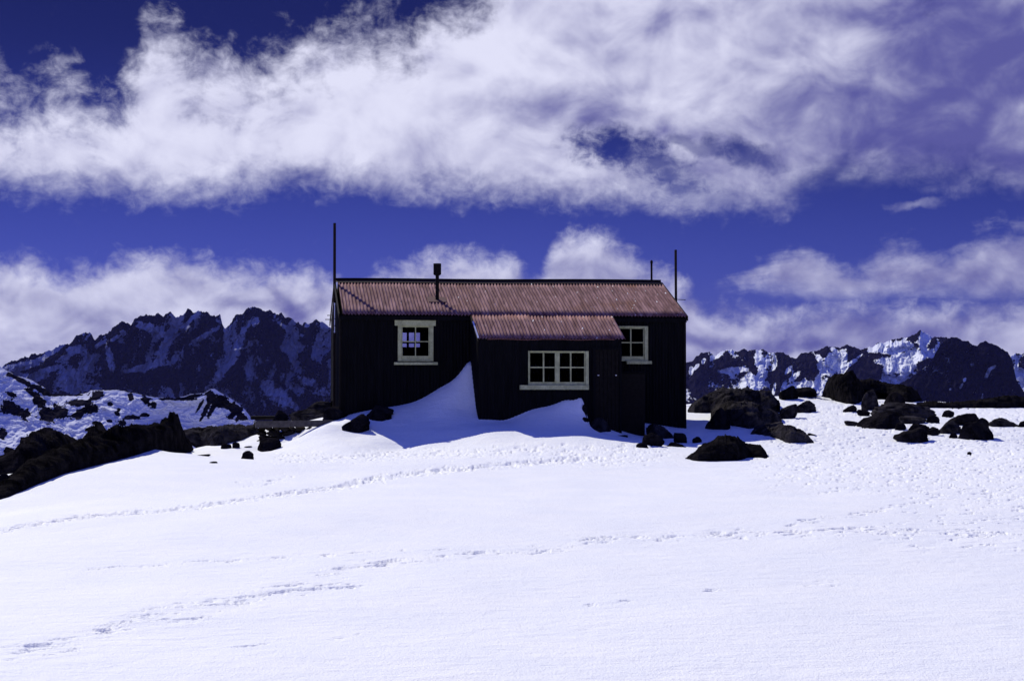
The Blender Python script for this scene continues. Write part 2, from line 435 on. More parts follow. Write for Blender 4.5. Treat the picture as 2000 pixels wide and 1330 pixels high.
def make_rock(name, boxes, mat, label=None, cat='boulder', group=None, Y=None, seed=0, tilt=0., depth=.7, strata=0., rough=.08, sub=4, sink=.55, parent=None, facets=7):
    """boxes: list of (x0,y0,x1,y1[,Y[,tilt]]) photo extents of each lump; all lumps form one rock mesh"""
    rng = random.Random(seed*7+int(boxes[0][0])*13+int(boxes[0][1]))
    Vs, Fs, n = [], [], 0
    cx = cy = cz = 0
    allv = []
    for i, bx in enumerate(boxes):
        x0, y0, x1, y1 = bx[:4]; yy = bx[4] if len(bx) > 4 and bx[4] else (Y or Zf(y1)); tl = bx[5] if len(bx) > 5 else tilt
        yy = hit((x0+x1)/2, y1-.5, yy) if yy < 52 else yy
        c = P((x0+x1)/2, y1, yy); w = (x1-x0)/F*yy*1.08; hgt = (y1-y0)/F*yy*1.04
        hz = hgt*(1+sink)
        Q, Fc = rock_mesh_pts(rng, None, (1, depth, .8), rng.uniform(-.5, .5), 0, facets=facets, rough=rough, sub=sub, strata=strata)
        ct, sn = math.cos(tl), math.sin(tl)
        # shape in unit box, shear for tilt
        Q[:, 0] = (Q[:, 0]-Q[:, 0].min())/(np.ptp(Q[:, 0]))-.5
        Q[:, 2] = (Q[:, 2]-Q[:, 2].min())/(np.ptp(Q[:, 2]))
        Q[:, 1] /= np.ptp(Q[:, 1])
        # flatten the sunk base so the silhouette stands at full width on the snow
        Q[:, 2] = np.where(Q[:, 2] < .45, .45*(Q[:, 2]/.45)**1.35, Q[:, 2])
        Q[:, 2] += tl*Q[:, 0]; Q[:, 2] = (Q[:, 2]-Q[:, 2].min())/np.ptp(Q[:, 2])
        vis = Q[:, 2] > sink/(1+sink)*.95; xv = Q[vis, 0]; Q[:, 0] = (Q[:, 0]-(xv.max()+xv.min())/2)/np.ptp(xv)*1.02
        dp = max(min(w*depth, 2.2), .3*w)
        W = np.stack([Q[:, 0]*w+float(c[0]), Q[:, 1]*dp+yy+dp*.32, Q[:, 2]*hz+float(c[2])-hgt*sink], -1)
        Vs.append(W); Fs.append(Fc+n); n += len(W)
        allv.append((float(c[0]), yy, float(c[2])))
    V = np.concatenate(Vs); Fc = np.concatenate(Fs)
    o0 = np.array(allv[0])
    ob = mesh_np(name, V-o0, Fc, mat, parent)
    ob.location = o0
    if len(boxes) > 1:
        rm = ob.modifiers.new('fuse', 'REMESH'); rm.mode = 'VOXEL'; rm.voxel_size = .035; rm.use_smooth_shade = True
    if label: tag(ob, label, cat, group)
    return ob

G1 = 'dark boulders in the snow right of the hut'
RK = [  # boxes, mat, label, tilt, strata, depth
 ([(1381,798,1426,838,33.6)],'rock','upright pointed black boulder just right of the hut corner',0,0,.8),
 ([(1523,790,1562,818,40,.35)],'slab','steep slanting slab leaning against the left end of the slab below the domed rock',.3,.15,.8),
 ([(1546,783,1594,806,41,.2)],'slab','long slab pointing up right below the domed rock',.2,.15,.8),
 ([(1496,788,1524,805,39,.3)],'slab','pale angular shard at the right end of the long layered rock bank',.4,.1,.7),
 ([(1460,804,1500,812,38)],'slab','thin dark ledge under the pale angular shard',0,.1,.8),
 ([(1526,753,1560,782,44),(1548,756,1597,776,44.5)],'moss','domed dark rock on the skyline left of the tallest outcrop',0,.06,.9),
 ([(1685,762,1716,801,41.5)],'slab','grey standing stone in front of the long dull brown outcrop',0,0,.8),
 ([(1733,766,1769,792,42.5)],'rock','dark block right of the grey standing stone',0,0,.8),
 ([(1649,791,1674,804,40.5)],'rock','small low dark stone left below the grey standing stone',.2,0,.8),
 ([(1676,800,1700,812,39.3)],'rock','small stone tucked left of the thick dark boulder',0,0,.8),
 ([(1683,803,1757,838,37.5)],'rock','thick dark boulder below the grey standing stone',-.05,.05,.8),
 ([(1716,787,1834,817,40.2,-.08)],'slab','long flat slab reaching right behind the thick dark boulder',-.05,.15,.9),
 ([(1768,803,1802,817,38.5,.2)],'slab','thin slanted grey slab between two snow patches',.2,.15,.9),
 ([(1758,813,1810,828,37.2,.15)],'slab','pale flat slab right of the thick dark boulder',.15,.15,.9),
 ([(1812,811,1835,828,37)],'rock','small dark stone at the end of the pale flat slab',0,0,.8),
 ([(1750,826,1770,840,35.4)],'rock','small black stone under the right end of the thick dark boulder',0,0,.8),
 ([(1776,828,1820,844,34.8)],'rock','low black slab just behind the wedge boulder',0,.1,.8),
 ([(1753,836,1818,863)],'rock','wedge shaped front boulder with sloping top, lower middle of the right rocks',-.1,.06,.8),
 ([(1812,834,1836,849,34,.35)],'rock','narrow tilted stone right of the wedge shaped boulder',.3,0,.8),
 ([(1838,823,1880,846,34.6,.2)],'slab','tilted grey slab left of the big blocky boulder',.2,.1,.8),
 ([(1861,808,1912,832,36.6)],'rock','flat topped dark rock behind the big blocky boulder',-.1,.1,.8),
 ([(1881,826,1946,860),(1898,816,1936,858,31.6)],'rock','big blocky boulder with a knob on top at the far right front',0,.03,.8),
 ([(1936,817,1996,835,35.5,-.2)],'slab','long thin slab right of the big blocky boulder',-.2,.12,.8),
 ([(1990,822,2020,836,35.5)],'rock','stone cut by the right edge of the picture beyond the long thin slab',0,0,.8),
 ([(1843,801,1864,815,38.5,.3)],'rock','small leaning stone standing alone left of the flat topped rock',.4,0,.8),
 ([(1652,822,1684,832,36.5,-.35)],'slab','small flat flake lying in the snow left of the thick dark boulder',-.3,0,.8),
 ([(1856,846,1872,857,32)],'rock','tiny dark stone left of the big blocky boulder foot',0,0,.8),
 ([(1578,846,1598,852,33.4)],'rock','thin sliver of rock right above the stepped low boulder',-.2,0,.8),
 ([(1890,882,1898,887,28.6)],'rock','tiny lone pebble in open snow below the big blocky boulder',-.2,0,.8),
]
G2 = 'rocks along the foot of the hut'
RK2 = [
 ([(1266,829,1316,858,33.9,-.45)],'slab','slanting black slab below the right part of the hut front',-.5,.1,.7),
 ([(1257,846,1297,873,32.4,-.3)],'rock','black block below the slanting slab at the hut foot',-.3,0,.7),
 ([(1317,846,1341,865,33.0,-.3)],'rock','small dark rock right of the slanting slab at the hut foot',-.2,0,.7),
 ([(1303,864,1340,874,31.5,-.2)],'rock','thin low rock touching the lit snow edge below the hut',-.2,0,.7),
 ([(1353,853,1371,865,32.6)],'rock','small round black stone between the hut and the largest front boulder',0,0,.7),
 ([(1243,865,1266,877,31.0,-.2)],'rock','low broken rock at the edge of the hut shadow',-.2,0,.7),
 ([(1153,816,1194,847,32.0)],'slab','grey brown rounded rock against the lean-to near its door',0,0,.8),
 ([(1124,815,1150,824,32.2,-.3)],'rock','thin dark stone poking from the drift beside the lean-to door',-.3,0,.8),
 ([(668,810,719,846,33.0)],'rock','round grey boulder below the left corner of the hut',0,.02,.9),
 ([(682,785,718,803,33.9)],'slab','squared grey block against the hut wall above the round boulder',0,0,.8),
 ([(708,792,764,826,33.5,.2)],'rock','dark rock with a snow streak right of the squared block',.2,.05,.8),
 ([(630,795,676,822,33.9)],'rock','dark brown rock left of the round boulder',0,.08,.8),
 ([(563,800,640,824,34.6,.25)],'slab','long rock lying on the terrace behind the plank',.25,.1,.8),
 ([(530,802,562,824,34.6)],'rock','small squarish rock on the left end of the terrace',0,0,.8),
 ([(598,784,645,806,36.5,.25)],'slab','brown slab leaning up towards the hut corner behind the terrace',.25,.1,.8),
 ([(640,776,668,800,35.2)],'moss','rock with a dab of snow touching the left hut corner',0,0,.8),
 ([(500,856,546,882,32.3)],'rock','rounded dark boulder at the foot of the stone terrace wall',0,0,.8),
 ([(470,881,494,897,29.8,.3)],'rock','small dark rock poking out of the snow left below the terrace',.3,0,.8),
 ([(1136,790,1146,818,32.4)],'rock','narrow upright stone at the lean-to wall beside the drift',0,0,.8),
]
G3 = 'rocks on the slope left of the hut'
RK3 = [
 ([(5,873,28,890,30)],'rock','small square black rock at the left edge above the rib',0,0,.8),
 ([(-10,925,24,958,22.5,-.3)],'rock','black rock at the left edge under the long rib',0,.03,.7),
 ([(431,866,450,878,33.6)],'rock','left one of two small dark stones below the flat brown rock bank',0,0,.8),
 ([(453,863,467,877,33.4)],'rock','right one of two small dark stones below the flat brown rock bank, taller',0,0,.8),
 ([(476,871,491,876,33)],'rock','small flat stone left of the rounded boulder at the terrace foot',0,0,.8),
 ([(408,901,423,907,28)],'rock','small pointed stone alone in the snow right of the long rib',0,0,.8),
 ([(385,887,410,892,29)],'rock','thin flat stone in the snow at the right tip of the long rib',0,0,.8),
]
for lst, grp in ((RK, G1), (RK2, G2), (RK3, G3)):
    for i, r in enumerate(lst):
        if not r: continue
        boxes, mt, lab, tl, st, dp = r
        nm = 'flat_rock' if mt == 'slab' else 'boulder'
        make_rock(nm, boxes, M[mt], lab, 'rock' if nm != 'boulder' else 'boulder', grp, seed=i+1, tilt=tl, strata=st, depth=dp, rough=.11, sub=5 if (boxes[0][2]-boxes[0][0] > 40) else 4)

# dark rocky crest on the right skyline
def make_ridge(name, top, bot, Y, depth, mat, label, cat='rock', group=None, seed=0, tilt=.2, rough=1., n=None, sfreq=4.):
    """one continuous rock body lofted along its length; top/bottom outline in photo points, real depth behind"""
    x0, x1 = top[0][0], top[-1][0]
    n = n or int(min(420, max(90, (x1-x0)*1.3))); m = 46
    px = np.linspace(x0, x1, n); tp = cpoly(top, px); bt = np.maximum(cpoly(bot, px), tp+1)
    hx = np.linspace(x0, x1, 14); hy = np.array([hit(a_, b_-.5, c_) for a_, b_, c_ in zip(hx, np.interp(hx, px, bt), np.interp(hx, px, np.interp(px, [p[0] for p in Y], [p[1] for p in Y]) if isinstance(Y, (list, tuple)) else px*0+Y))])
    hy = np.convolve(np.pad(hy, 1, 'edge'), [.25, .5, .25], 'valid'); Y = list(zip(hx, hy))
    wob = np.clip((bt-tp)*.5, 0, 5)
    bt = bt + wob*fbm(px/11., px*0+seed, 4, seed+1, .6); tp = tp + wob*.5*fbm(px/8., px*0+seed+5, 4, seed+2, .65)
    Yb = np.interp(px, [p[0] for p in Y], [p[1] for p in Y]) if isinstance(Y, (list, tuple)) else np.full(n, float(Y))
    a = np.linspace(-.35, math.pi+.15, m)
    endt = np.minimum(1, np.minimum(px-x0, x1-px)/6+.15)
    A, PXg = np.meshgrid(a, px, indexing='ij')
    dep = depth*(.35+.65*np.minimum(1, (bt-tp)/(.6*(bt-tp).max())))*endt
    Yc = Yb+dep/2
    xc, _, zt = P(px, tp, Yc); _, _, zb = P(px, bt, Yb)
    hh = np.maximum(zt-zb, .02)
    X0, _, _ = P(px, bt, Yb)
    yy = Yb[None]+dep[None]*(1-np.cos(A))/2 - (A < 0)*.02
    sa = np.where(A > 0, np.abs(np.sin(A))**.62, A*1.1)
    sa = np.where(A > math.pi, -(A-math.pi)*3, sa)
    zz = zb[None]+hh[None]*sa
    xx = X0[None]*(yy/Yb[None])
    sc = np.minimum(hh, .9)[None]
    q = zz*math.cos(tilt)-xx*math.sin(tilt); r = xx*math.cos(tilt)+zz*math.sin(tilt)
    d1 = ridged(r*.9+seed, q*sfreq*.55+yy*.7, 4, seed+3, .55)-.5
    d2 = fbm(xx*1.1+seed*3.3, yy*1.7+zz*1.9, 5, seed+4, .6)
    cell = gnoise(np.floor(r*1.3+.6*d2)*3.1+.37, np.floor(q*sfreq*.8+yy*1.5)*1.7+.21, seed+9)
    dis = (d1*.30+d2*.34+cell*.16)*sc*rough
    top_env = 1-.8*np.exp(-((A-math.pi/2)/.22)**2)
    bot_env = np.clip(sa*2.5, .25, 1)
    nyv = -np.cos(A); 
    yy = yy + dis*np.where(nyv < 0, -1, 1)*np.abs(nyv)*bot_env
    zz = zz + dis*np.abs(np.sin(A))*top_env*(A > 0)*.8
    zz = zz + .10*hh[None]*fbm(xx*3.2, yy*0+seed, 4, seed+7, .6)*np.exp(-((A-math.pi/2)/.5)**2)
    Vv = np.stack([xx, yy, zz], -1).reshape(-1, 3); o0 = np.array([float(X0[n//2]), float(Yb[n//2]), float(zb[n//2])])
    f = grid_faces(m, n)[:, ::-1]
    o = mesh_np(name, Vv-o0, f, mat); o.location = o0
    bm = bmesh.new(); bm.from_mesh(o.data)
    be = [e for e in bm.edges if e.is_boundary]
    bmesh.ops.holes_fill(bm, edges=be, sides=0); bmesh.ops.recalc_face_normals(bm, faces=bm.faces); bm.to_mesh(o.data); bm.free()
    for pp in o.data.polygons: pp.use_smooth = True
    tag(o, label, cat, group)
    return o
def cpoly(pts, x):
    a = np.array(pts, float); return np.interp(x, a[:, 0], a[:, 1])
make_ridge('boulder', [(1338,896),(1347,888),(1358,880),(1372,868),(1388,861),(1402,853),(1425,851),(1442,855),(1452,863),(1464,868),(1486,870),(1493,877),(1498,887),(1502,894)], [(1338,897),(1350,902),(1395,902),(1445,901),(1462,893),(1486,897),(1502,895)], 27, 2.0, M['moss'], 'largest dark boulder in the front, low and humped, in the snow right of the hut', 'boulder', G1, 1, .15)
make_ridge('rock_bank', [(1343,800),(1350,789),(1362,779),(1374,773),(1400,765),(1424,760),(1437,758),(1448,759),(1460,756),(1467,761),(1482,766),(1502,764),(1512,773),(1520,783),(1524,789)], [(1343,806),(1362,811),(1389,806),(1420,812),(1524,806)], 40, 2.4, M['slab'], 'long layered rock bank against the mountains right behind the hut corner', 'rock', G1, 2, .25)
make_ridge('flat_rock', [(1388,802),(1400,791),(1424,785),(1437,786),(1475,790),(1505,800),(1523,810),(1527,821)], [(1388,815),(1400,822),(1427,831),(1467,838),(1524,829),(1527,826)], 36.2, 2.2, M['slab'], 'dark slab pile behind the upright pointed boulder', 'rock', G1, 3, .1)
make_ridge('flat_rock', [(1466,846),(1475,834),(1490,830),(1524,828),(1550,834),(1572,845),(1586,858),(1592,867)], [(1466,848),(1505,855),(1524,861),(1532,867),(1566,866),(1592,869)], 32.6, 1.3, M['slab'], 'broad low slab stepping down to the right behind the largest front boulder', 'rock', G1, 4, -.25)
make_ridge('rock_crag', [(1606,768),(1612,752),(1620,738),(1630,730),(1640,727),(1655,727),(1666,730),(1676,738),(1684,752),(1690,768)], [(1606,770),(1625,781),(1650,789),(1670,792),(1690,780)], 44, 2.0, M['moss'], 'tallest dark crag on the snow skyline to the right', 'rock', G1, 5, .4)
make_ridge('rock_bank', [(1672,752),(1682,744),(1705,741),(1722,746),(1740,750),(1765,754),(1780,757),(1792,766),(1801,781)], [(1672,774),(1700,776),(1735,779),(1768,786),(1801,784)], 45, 2.2, M['moss'], 'long dull brown outcrop sloping down right from the tallest crag', 'rock', G1, 6, -.2)
make_ridge('rock_bank', [(1790,787),(1820,784),(1850,786),(1880,784),(1910,781),(1940,776),(1970,774),(2000,776),(2040,773),(2080,782)], [(1790,797),(2080,799)], 46.5, 2.0, M['moss'], 'low dark rocky crest along the right skyline behind the flat snow', 'rock', None, 7, 0.1)
make_ridge('rock_rib', [(-150,1010),(-60,975),(-20,955),(15,935),(50,908),(80,893),(110,878),(158,856),(200,850),(216,844),(240,835),(264,829),(290,828),(312,828),(326,821),(333,817),(341,813),(349,816),(354,834),(358,842),(362,857),(373,866),(378,876)],
   [(-150,1030),(-60,1000),(0,980),(16,972),(34,968),(57,954),(81,945),(101,936),(122,930),(142,922),(169,912),(200,907),(221,902),(243,894),(261,890),(266,884),(290,876),(304,870),(312,872),(339,882),(349,886),(368,880),(378,878)],
   [(-150,17.5),(0,19.3),(100,22),(200,24.4),(300,27),(378,28)], 2.4, M['moss'], 'long black rock rib running down to the left picture edge', 'rock', G3, 8, .35, sfreq=3, rough=1.7, n=520)
make_ridge('rock_bank', [(-40,900),(0,889),(27,880),(38,866),(34,861),(42,856),(54,852),(74,846),(90,844),(108,843),(124,847),(146,858),(158,863),(170,870)], [(-40,930),(0,925),(40,922),(100,908),(170,885)], 27.5, 2.6, M['rock'], 'arched black rock behind the long rib at the left', 'rock', G3, 9, .2)
make_ridge('rock_bank', [(355,846),(360,840),(376,835),(400,834),(440,831),(480,833),(496,828),(504,832)], [(355,858),(381,860),(392,871),(410,872),(432,871),(450,865),(472,862),(493,852),(504,850)], 34.5, 2.6, M['slab'], 'flat brown rock bank between the long rib and the stone terrace', 'rock', G3, 10, .05)
# spiky rock beyond the rib
make_rock('boulder', [(164,833,184,842,60),(176,835,200,846,60,.1),(182,824,207,849,60,-.1),(178,822,192,829,60),(186,843,197,853,60)], M['moss'], 'ragged black rock standing on the snow beyond the long rib', 'rock', G3, seed=5, depth=.6, rough=.2, facets=9, sink=.1)

# ------------------------------------------------------------------ stone terrace + plank
def terrace():
    rng = random.Random(4); Vs = []; Fs = []; n = 0
    for row in range(5):
        x = 498 + rng.uniform(0, 6)
        while x < 625:
            w = rng.uniform(14, 30); y0 = 833+row*8.5; hh = 10.5
            yl = 866-(x-500)*.30
            if y0 < yl+6:
                yy = 33.6+rng.uniform(-.05, .05)+(x-500)*.004
                c = P(x+w/2, y0+hh, yy)
                Q, Fc = rock_mesh_pts(rng, None, (1, .8, .8), rng.uniform(-.3, .3), 0, facets=10, rough=.06, sub=3)
                Q = (Q-Q.min(0))/np.ptp(Q, axis=0)-.5
                s = yy/F
                Vs.append(Q*np.array([w*s*1.1, .5, hh*s*1.2])+np.array([float(c[0]), yy+.25, float(c[2])+hh*s*.5])); Fs.append(Fc+n); n += len(Q)
            x += w
    V = np.concatenate(Vs); o0 = V.mean(0)
    o = mesh_np('stone_wall', V-o0, np.concatenate(Fs), M['stone']); o.location = o0
    tag(o, 'dry stone terrace wall under the grey plank left of the hut', 'stone wall')
    # fill behind the stones
terrace()
a = P(499, 829, 33.35); b_ = P(668, 826, 34.3)
mb = MB(); L = math.hypot(float(b_[0]-a[0]), float(b_[1]-a[1])); mb.box(0, L, -.03, .03, -.075, .075)
pk = mb.build('plank', M['plank'], bevel=.006)
pk.location = tuple(float(v) for v in a); pk.rotation_euler = (0, math.atan2(float(a[2]-b_[2]), L), math.atan2(float(b_[1]-a[1]), float(b_[0]-a[0])))
tag(pk, 'long weathered grey plank edging the top of the stone terrace', 'plank')
a = P(490, 816, 35.6); b_ = P(540, 816, 35.9)
mb = MB(); mb.tube((0, 0, 0), (float(b_[0]-a[0]), .3, 0), .045, n=8)
lg = mb.build('timber_beam', M['dark']); lg.location = tuple(float(v) for v in a)
tag(lg, 'short dark timber beam lying behind the left end of the terrace', 'beam')

# ------------------------------------------------------------------ the hut
hut = empty('mountain_hut', (O[0], O[1], -1.0), TH)
tag(hut, 'black corrugated iron mountain hut with red roof and front lean-to on the snow', 'hut')
ZO = 1.0   # local z = world z + ZO

def ridge_z(lx): return 2.647 + (2.717-2.647)*lx/LEN + .007*math.sin(lx*1.1+.5) + ZO
def eave_z(lx): return 1.692 + .0095*lx/LEN + ZO
PIT = lambda lx: (ridge_z(lx)-eave_z(lx))/(D+.12)
def roof_z(lx, ly):  # main roof surface
    return ridge_z(lx) - abs(ly-D)*PIT(lx)

PITCHW = .081
def wall_piece(mb, axis, a0, a1, off, zlo, zhi, amp=.009, sgn=1, flat=False):
    """corrugated strip. axis 'x': runs along x at y=off ; axis 'y': runs along y at x=off"""
    n = max(1, int(abs(a1-a0)/(PITCHW/6))) if not flat else max(1, int(abs(a1-a0)/.4))
    pa = None
    for i in range(n+1):
        a = a0+(a1-a0)*i/n
        w = off + (0 if flat else amp*math.sin(2*math.pi*a/PITCHW))
        lo = zlo(a) if callable(zlo) else zlo; hi = zhi(a) if callable(zhi) else zhi
        p = ((a, w, lo), (a, w, hi)) if axis == 'x' else ((w, a, lo), (w, a, hi))
        if pa: mb.quad(pa[0], p[0], p[1], pa[1])
        pa = p

def wall_open(mb, axis, a0, a1, off, zlo, zhi, opens, **k):
    """opens: list of (a0,a1,z0,z1) sorted, non overlapping"""
    x = a0
    for (b0, b1, z0, z1) in opens:
        wall_piece(mb, axis, x, b0, off, zlo, zhi, **k)
        wall_piece(mb, axis, b0, b1, off, zlo, z0, **k); wall_piece(mb, axis, b0, b1, off, z1, zhi, **k); x = b1
    wall_piece(mb, axis, x, a1, off, zlo, zhi, **k)

def rect(x0, y0, x1, y1, ly):
    a = hl(x0, y1, ly); b = hl(x1, y0, ly); return a[0], b[0], a[1]+ZO, b[1]+ZO
W1 = rect(784, 637, 839, 703, 0); W3 = rect(1206, 640, 1258, 703, 0)
W2 = rect(1033, 687, 1143, 753, -LP)
BW = rect(781, 650, 820, 678, 2*D)   # window in the back wall, seen through the left window
ZB = -.9
top_f = lambda a: roof_z(a, 0)-.03
top_b = lambda a: roof_z(a, 2*D)-.03
mb = MB()
wall_open(mb, 'x', 0, LEN, 0, ZB, top_f, [W1, W3])
wall_open(mb, 'x', 0, LEN, 2*D, ZB, top_b, [BW])
for off in (0, LEN): wall_piece(mb, 'y', 0, 2*D, off, ZB, lambda a, o=off: roof_z(o, a)-.03)
mb.build('main_wall', M['iron'], hut, smooth=True)
mb = MB()
e = .06
wall_open(mb, 'x', e, LEN-e, e, ZB, lambda a: roof_z(a, e)-.05, [W1, W3], flat=True)
wall_open(mb, 'x', e, LEN-e, 2*D-e, ZB, lambda a: roof_z(a, 2*D-e)-.05, [BW], flat=True)
for off in (e, LEN-e): wall_piece(mb, 'y', e, 2*D-e, off, ZB, lambda a, o=off: roof_z(o, a)-.05, flat=True)
mb.quad((e, e, .35), (LEN-e, e, .35), (LEN-e, 2*D-e, .35), (e, 2*D-e, .35))
px0 = 3.1
wall_piece(mb, 'y', e, 2*D-e, px0, .35, lambda a: roof_z(px0, a)-.05, flat=True)
mb.build('inside_lining', M['inner'], hut)
# dark corner boards
for x in (-.02, LEN-.03):
    mb = MB(); mb.box(x, x+.05, -.035, .0, ZB, eave_z(x)-.04)
    mb.build('corner_board', M['dark'], hut)

# lean-to
le = -LP-.06
lea = hl(937, 660, le); leb = hl(1222, 661, le)
def lean_z(lx, ly):
    z0 = eave_z(lx)
    ze = (lea[1]+(leb[1]-lea[1])*(lx-lea[0])/(leb[0]-lea[0]))+ZO
    return z0+(ze-z0)*((-.12-ly)/(-.12-le))
ltop = lambda a: lean_z(a, -LP)-.03
DR = rect(1163, 722, 1209, 846, -LP); DR = (DR[0], DR[1], DR[2], lean_z(DR[0], -LP)-.30)
mb = MB()
wall_open(mb, 'x', LL, LR, -LP, ZB, ltop, [W2, DR])
wall_piece(mb, 'y', -LP, 0, LL, ZB, lambda a: lean_z(LL, a)-.03); wall_piece(mb, 'y', -LP, 0, LR, ZB, lambda a: lean_z(LR, a)-.03)
mb.build('lean_to_wall', M['iron'], hut, smooth=True)
mb = MB()
wall_open(mb, 'x', LL+e, LR-e, -LP+e, ZB, lambda a: lean_z(a, -LP+e)-.05, [W2, DR], flat=True)
for off in (LL+e, LR-e): wall_piece(mb, 'y', -LP+e, -.03, off, ZB, lambda a, o=off: lean_z(o, a)-.05, flat=True)
mb.quad((LL+e, -LP+e, .2), (LR-e, -LP+e, .2), (LR-e, -.03, .2), (LL+e, -.03, .2))
mb.build('lean_to_lining', M['inner'], hut)
# door: plank leaf in the lean-to front
dr = MB(); nb = 6; dx0, dx1, dz0, dz1 = DR
for i in range(nb):
    w = (dx1-dx0)/nb; dr.box(dx0+i*w+.004, dx0+(i+1)*w-.004, -LP-.012, -LP+.025, dz0, dz1)
door = dr.build('door', M['dark'], hut, bevel=.004)
mb = MB()
mb.box(dx0-.06, dx0, -LP-.035, -LP-.012, dz0, dz1+.05); mb.box(dx1, dx1+.06, -LP-.035, -LP-.012, dz0, dz1+.05); mb.box(dx0, dx1, -LP-.035, -LP-.012, dz1, dz1+.05)
mb.build('door_frame', M['iron'], door, bevel=.003)
for px in (1168.5, 1203):
    lx, z = hl(px, 733, -LP-.03); mb = MB()
    mb.box(lx-.02, lx+.02, -LP-.045, -LP-.036, z+ZO-.007, z+ZO+.007); mb.tube((lx, -LP-.045, z+ZO), (lx, -LP-.055, z+ZO), .006, n=8)
    mb.build('door_bracket', M['steel'], door)
mb = MB(); mb.box(dx0-.12, dx1+.12, -LP-.38, -LP-.02, dz0-.35, dz0-.04)
mb.build('door_step', M['dark'], hut, bevel=.01)

# roofs
def roof_sheet(name, x0f, x1f, ys, zf, amp=.018, mat='roof', back=False):
    nx = int(LEN/(PITCHW/8)); V = []; ny = len(ys)
    for j, ly in enumerate(ys):
        a, b = x0f(ly), x1f(ly)
        xs = np.linspace(a, b, nx)
        for x in xs:
            z = zf(x, ly) + amp*math.cos(2*math.pi*x/PITCHW) + .004*mnoise.noise(Vector((x*.8, ly*2, 3)))*2
            # slightly curled, uneven sheet ends
            if j == 0: z += .006*mnoise.noise(Vector((x*2.3, 1.7, 9)))
            V.append((x, ly + (.03*mnoise.noise(Vector((math.floor(x/.66)*.77, 5.1, 1))) if j == 0 else 0), z))
    V = np.array(V); Qf = grid_faces(ny, nx)
    if back: Qf = Qf[:, ::-1]
    o = mesh_np(name, V, Qf, M[mat], hut)
    so = o.modifiers.new('thickness', 'SOLIDIFY'); so.thickness = .004; so.offset = -1
    return o
ys = np.linspace(-.12, D, 7)
roof_sheet('roof', lambda y: .06, lambda y: LEN+.02, ys, roof_z)
roof_sheet('back_roof', lambda y: .06, lambda y: LEN+.02, np.linspace(2*D+.12, D, 5), roof_z, back=True)
lx0, lx1 = lea[0], leb[0]
roof_sheet('lean_to_roof', lambda y: lx0-.02, lambda y: lx1, np.linspace(le, -.095, 5), lambda x, y: lean_z(x, y)-.0085, amp=.018)
# gutter lip on the lean-to
mb = MB()
for i in range(12):
    xa = lx0+(lx1-lx0)*(.05+.87*i/12); xb = lx0+(lx1-lx0)*(.05+.87*(i+1)/12)
    for x in (0,):
        za = lean_z(xa, le)-.032+.01*math.sin(i*1.3); zb = lean_z(xb, le)-.032+.01*math.sin((i+1)*1.3)
        mb.quad((xa, le-.02, za-.012), (xb, le-.02, zb-.012), (xb, le-.045, zb+.010), (xa, le-.045, za+.010))
mb.build('gutter', M['flash'], hut)
# ridge cap
mb = MB()
xs = np.linspace(.0, LEN+.0, 24)
for a, b in zip(xs[:-1], xs[1:]):
    for (y0, dz0_, y1, dz1_) in ((D-.16, -.042, D-.02, .030), (D+.02, .030, D+.16, -.042)):
        z = lambda x, y, d: ridge_z(x)-abs(y-D)*PIT(x)+d+.052
        mb.quad((a, y0, ridge_z(a)-abs(y0-D)*PIT(a)+.026), (b, y0, ridge_z(b)-abs(y0-D)*PIT(b)+.026), (b, y1, ridge_z(b)+.03), (a, y1, ridge_z(a)+.03))
cap = mb.build('ridge_cap', M['brown'], hut)
mb = MB()
for a, b in zip(xs[:-1], xs[1:]):
    n0 = ridge_z(a)+.025; n1 = ridge_z(b)+.025
    v = len(mb.v)
    mb.v += [(x, y, z) for x, n in ((a, n0), (b, n1)) for y, z in ((D-.035, n), (D+.035, n), (D+.035, n+.05), (D-.035, n+.05))]
    for f in ((0,4,5,1),(1,5,6,2),(2,6,7,3),(3,7,4,0)): mb.f.append(tuple(v+i for i in f))
    if a == xs[0]: mb.f.append((v, v+1, v+2, v+3))
    if b == xs[-1]: mb.f.append((v+7, v+6, v+5, v+4))
mb.build('ridge_board', M['dark'], cap)
# barge boards on gables and lean-to flanks
mb = MB()
def barge(x, ya, za, yb, zb, t=.025, hgt=.12, m=None):
    v = len(m.v)
    m.v += [(x+dx, y, z+dz) for (y, z) in ((ya, za), (yb, zb)) for dx, dz in ((0, -hgt), (t, -hgt), (t, 0), (0, 0))]
    for f in ((0,1,5,4),(1,2,6,5),(2,3,7,6),(3,0,4,7),(0,3,2,1),(4,5,6,7)): m.f.append(tuple(v+i for i in f))
for x in (-.045, LEN+.022):
    for ye in (-.13, 2*D+.12):
        mb = MB(); barge(x, ye, roof_z(x, ye)+.01, D, ridge_z(x)+.01, m=mb)
        mb.build('barge_board', M['dark'], hut)
mb = MB()
mb.box(.0, LEN+.02, -.10, -.075, eave_z(0)-.14, eave_z(0)-.045)
mb.build('fascia_board', M['iron'], hut)
mb = MB(); barge(lx0-.045, le, lean_z(lx0, le)-.01, -.13, lean_z(lx0, -.13)-.01, hgt=.09, m=mb)
mb.build('flank_board', M['dark'], hut)
mb = MB(); barge(lx0-.052, le+.02, lean_z(lx0, le+.02)+.012, -.5, lean_z(lx0, -.5)+.012, t=.035, hgt=.02, m=mb)
tag(mb.build('flashing_strip', M['steel'], hut), 'bright bare metal strip on the left edge of the lean-to roof')

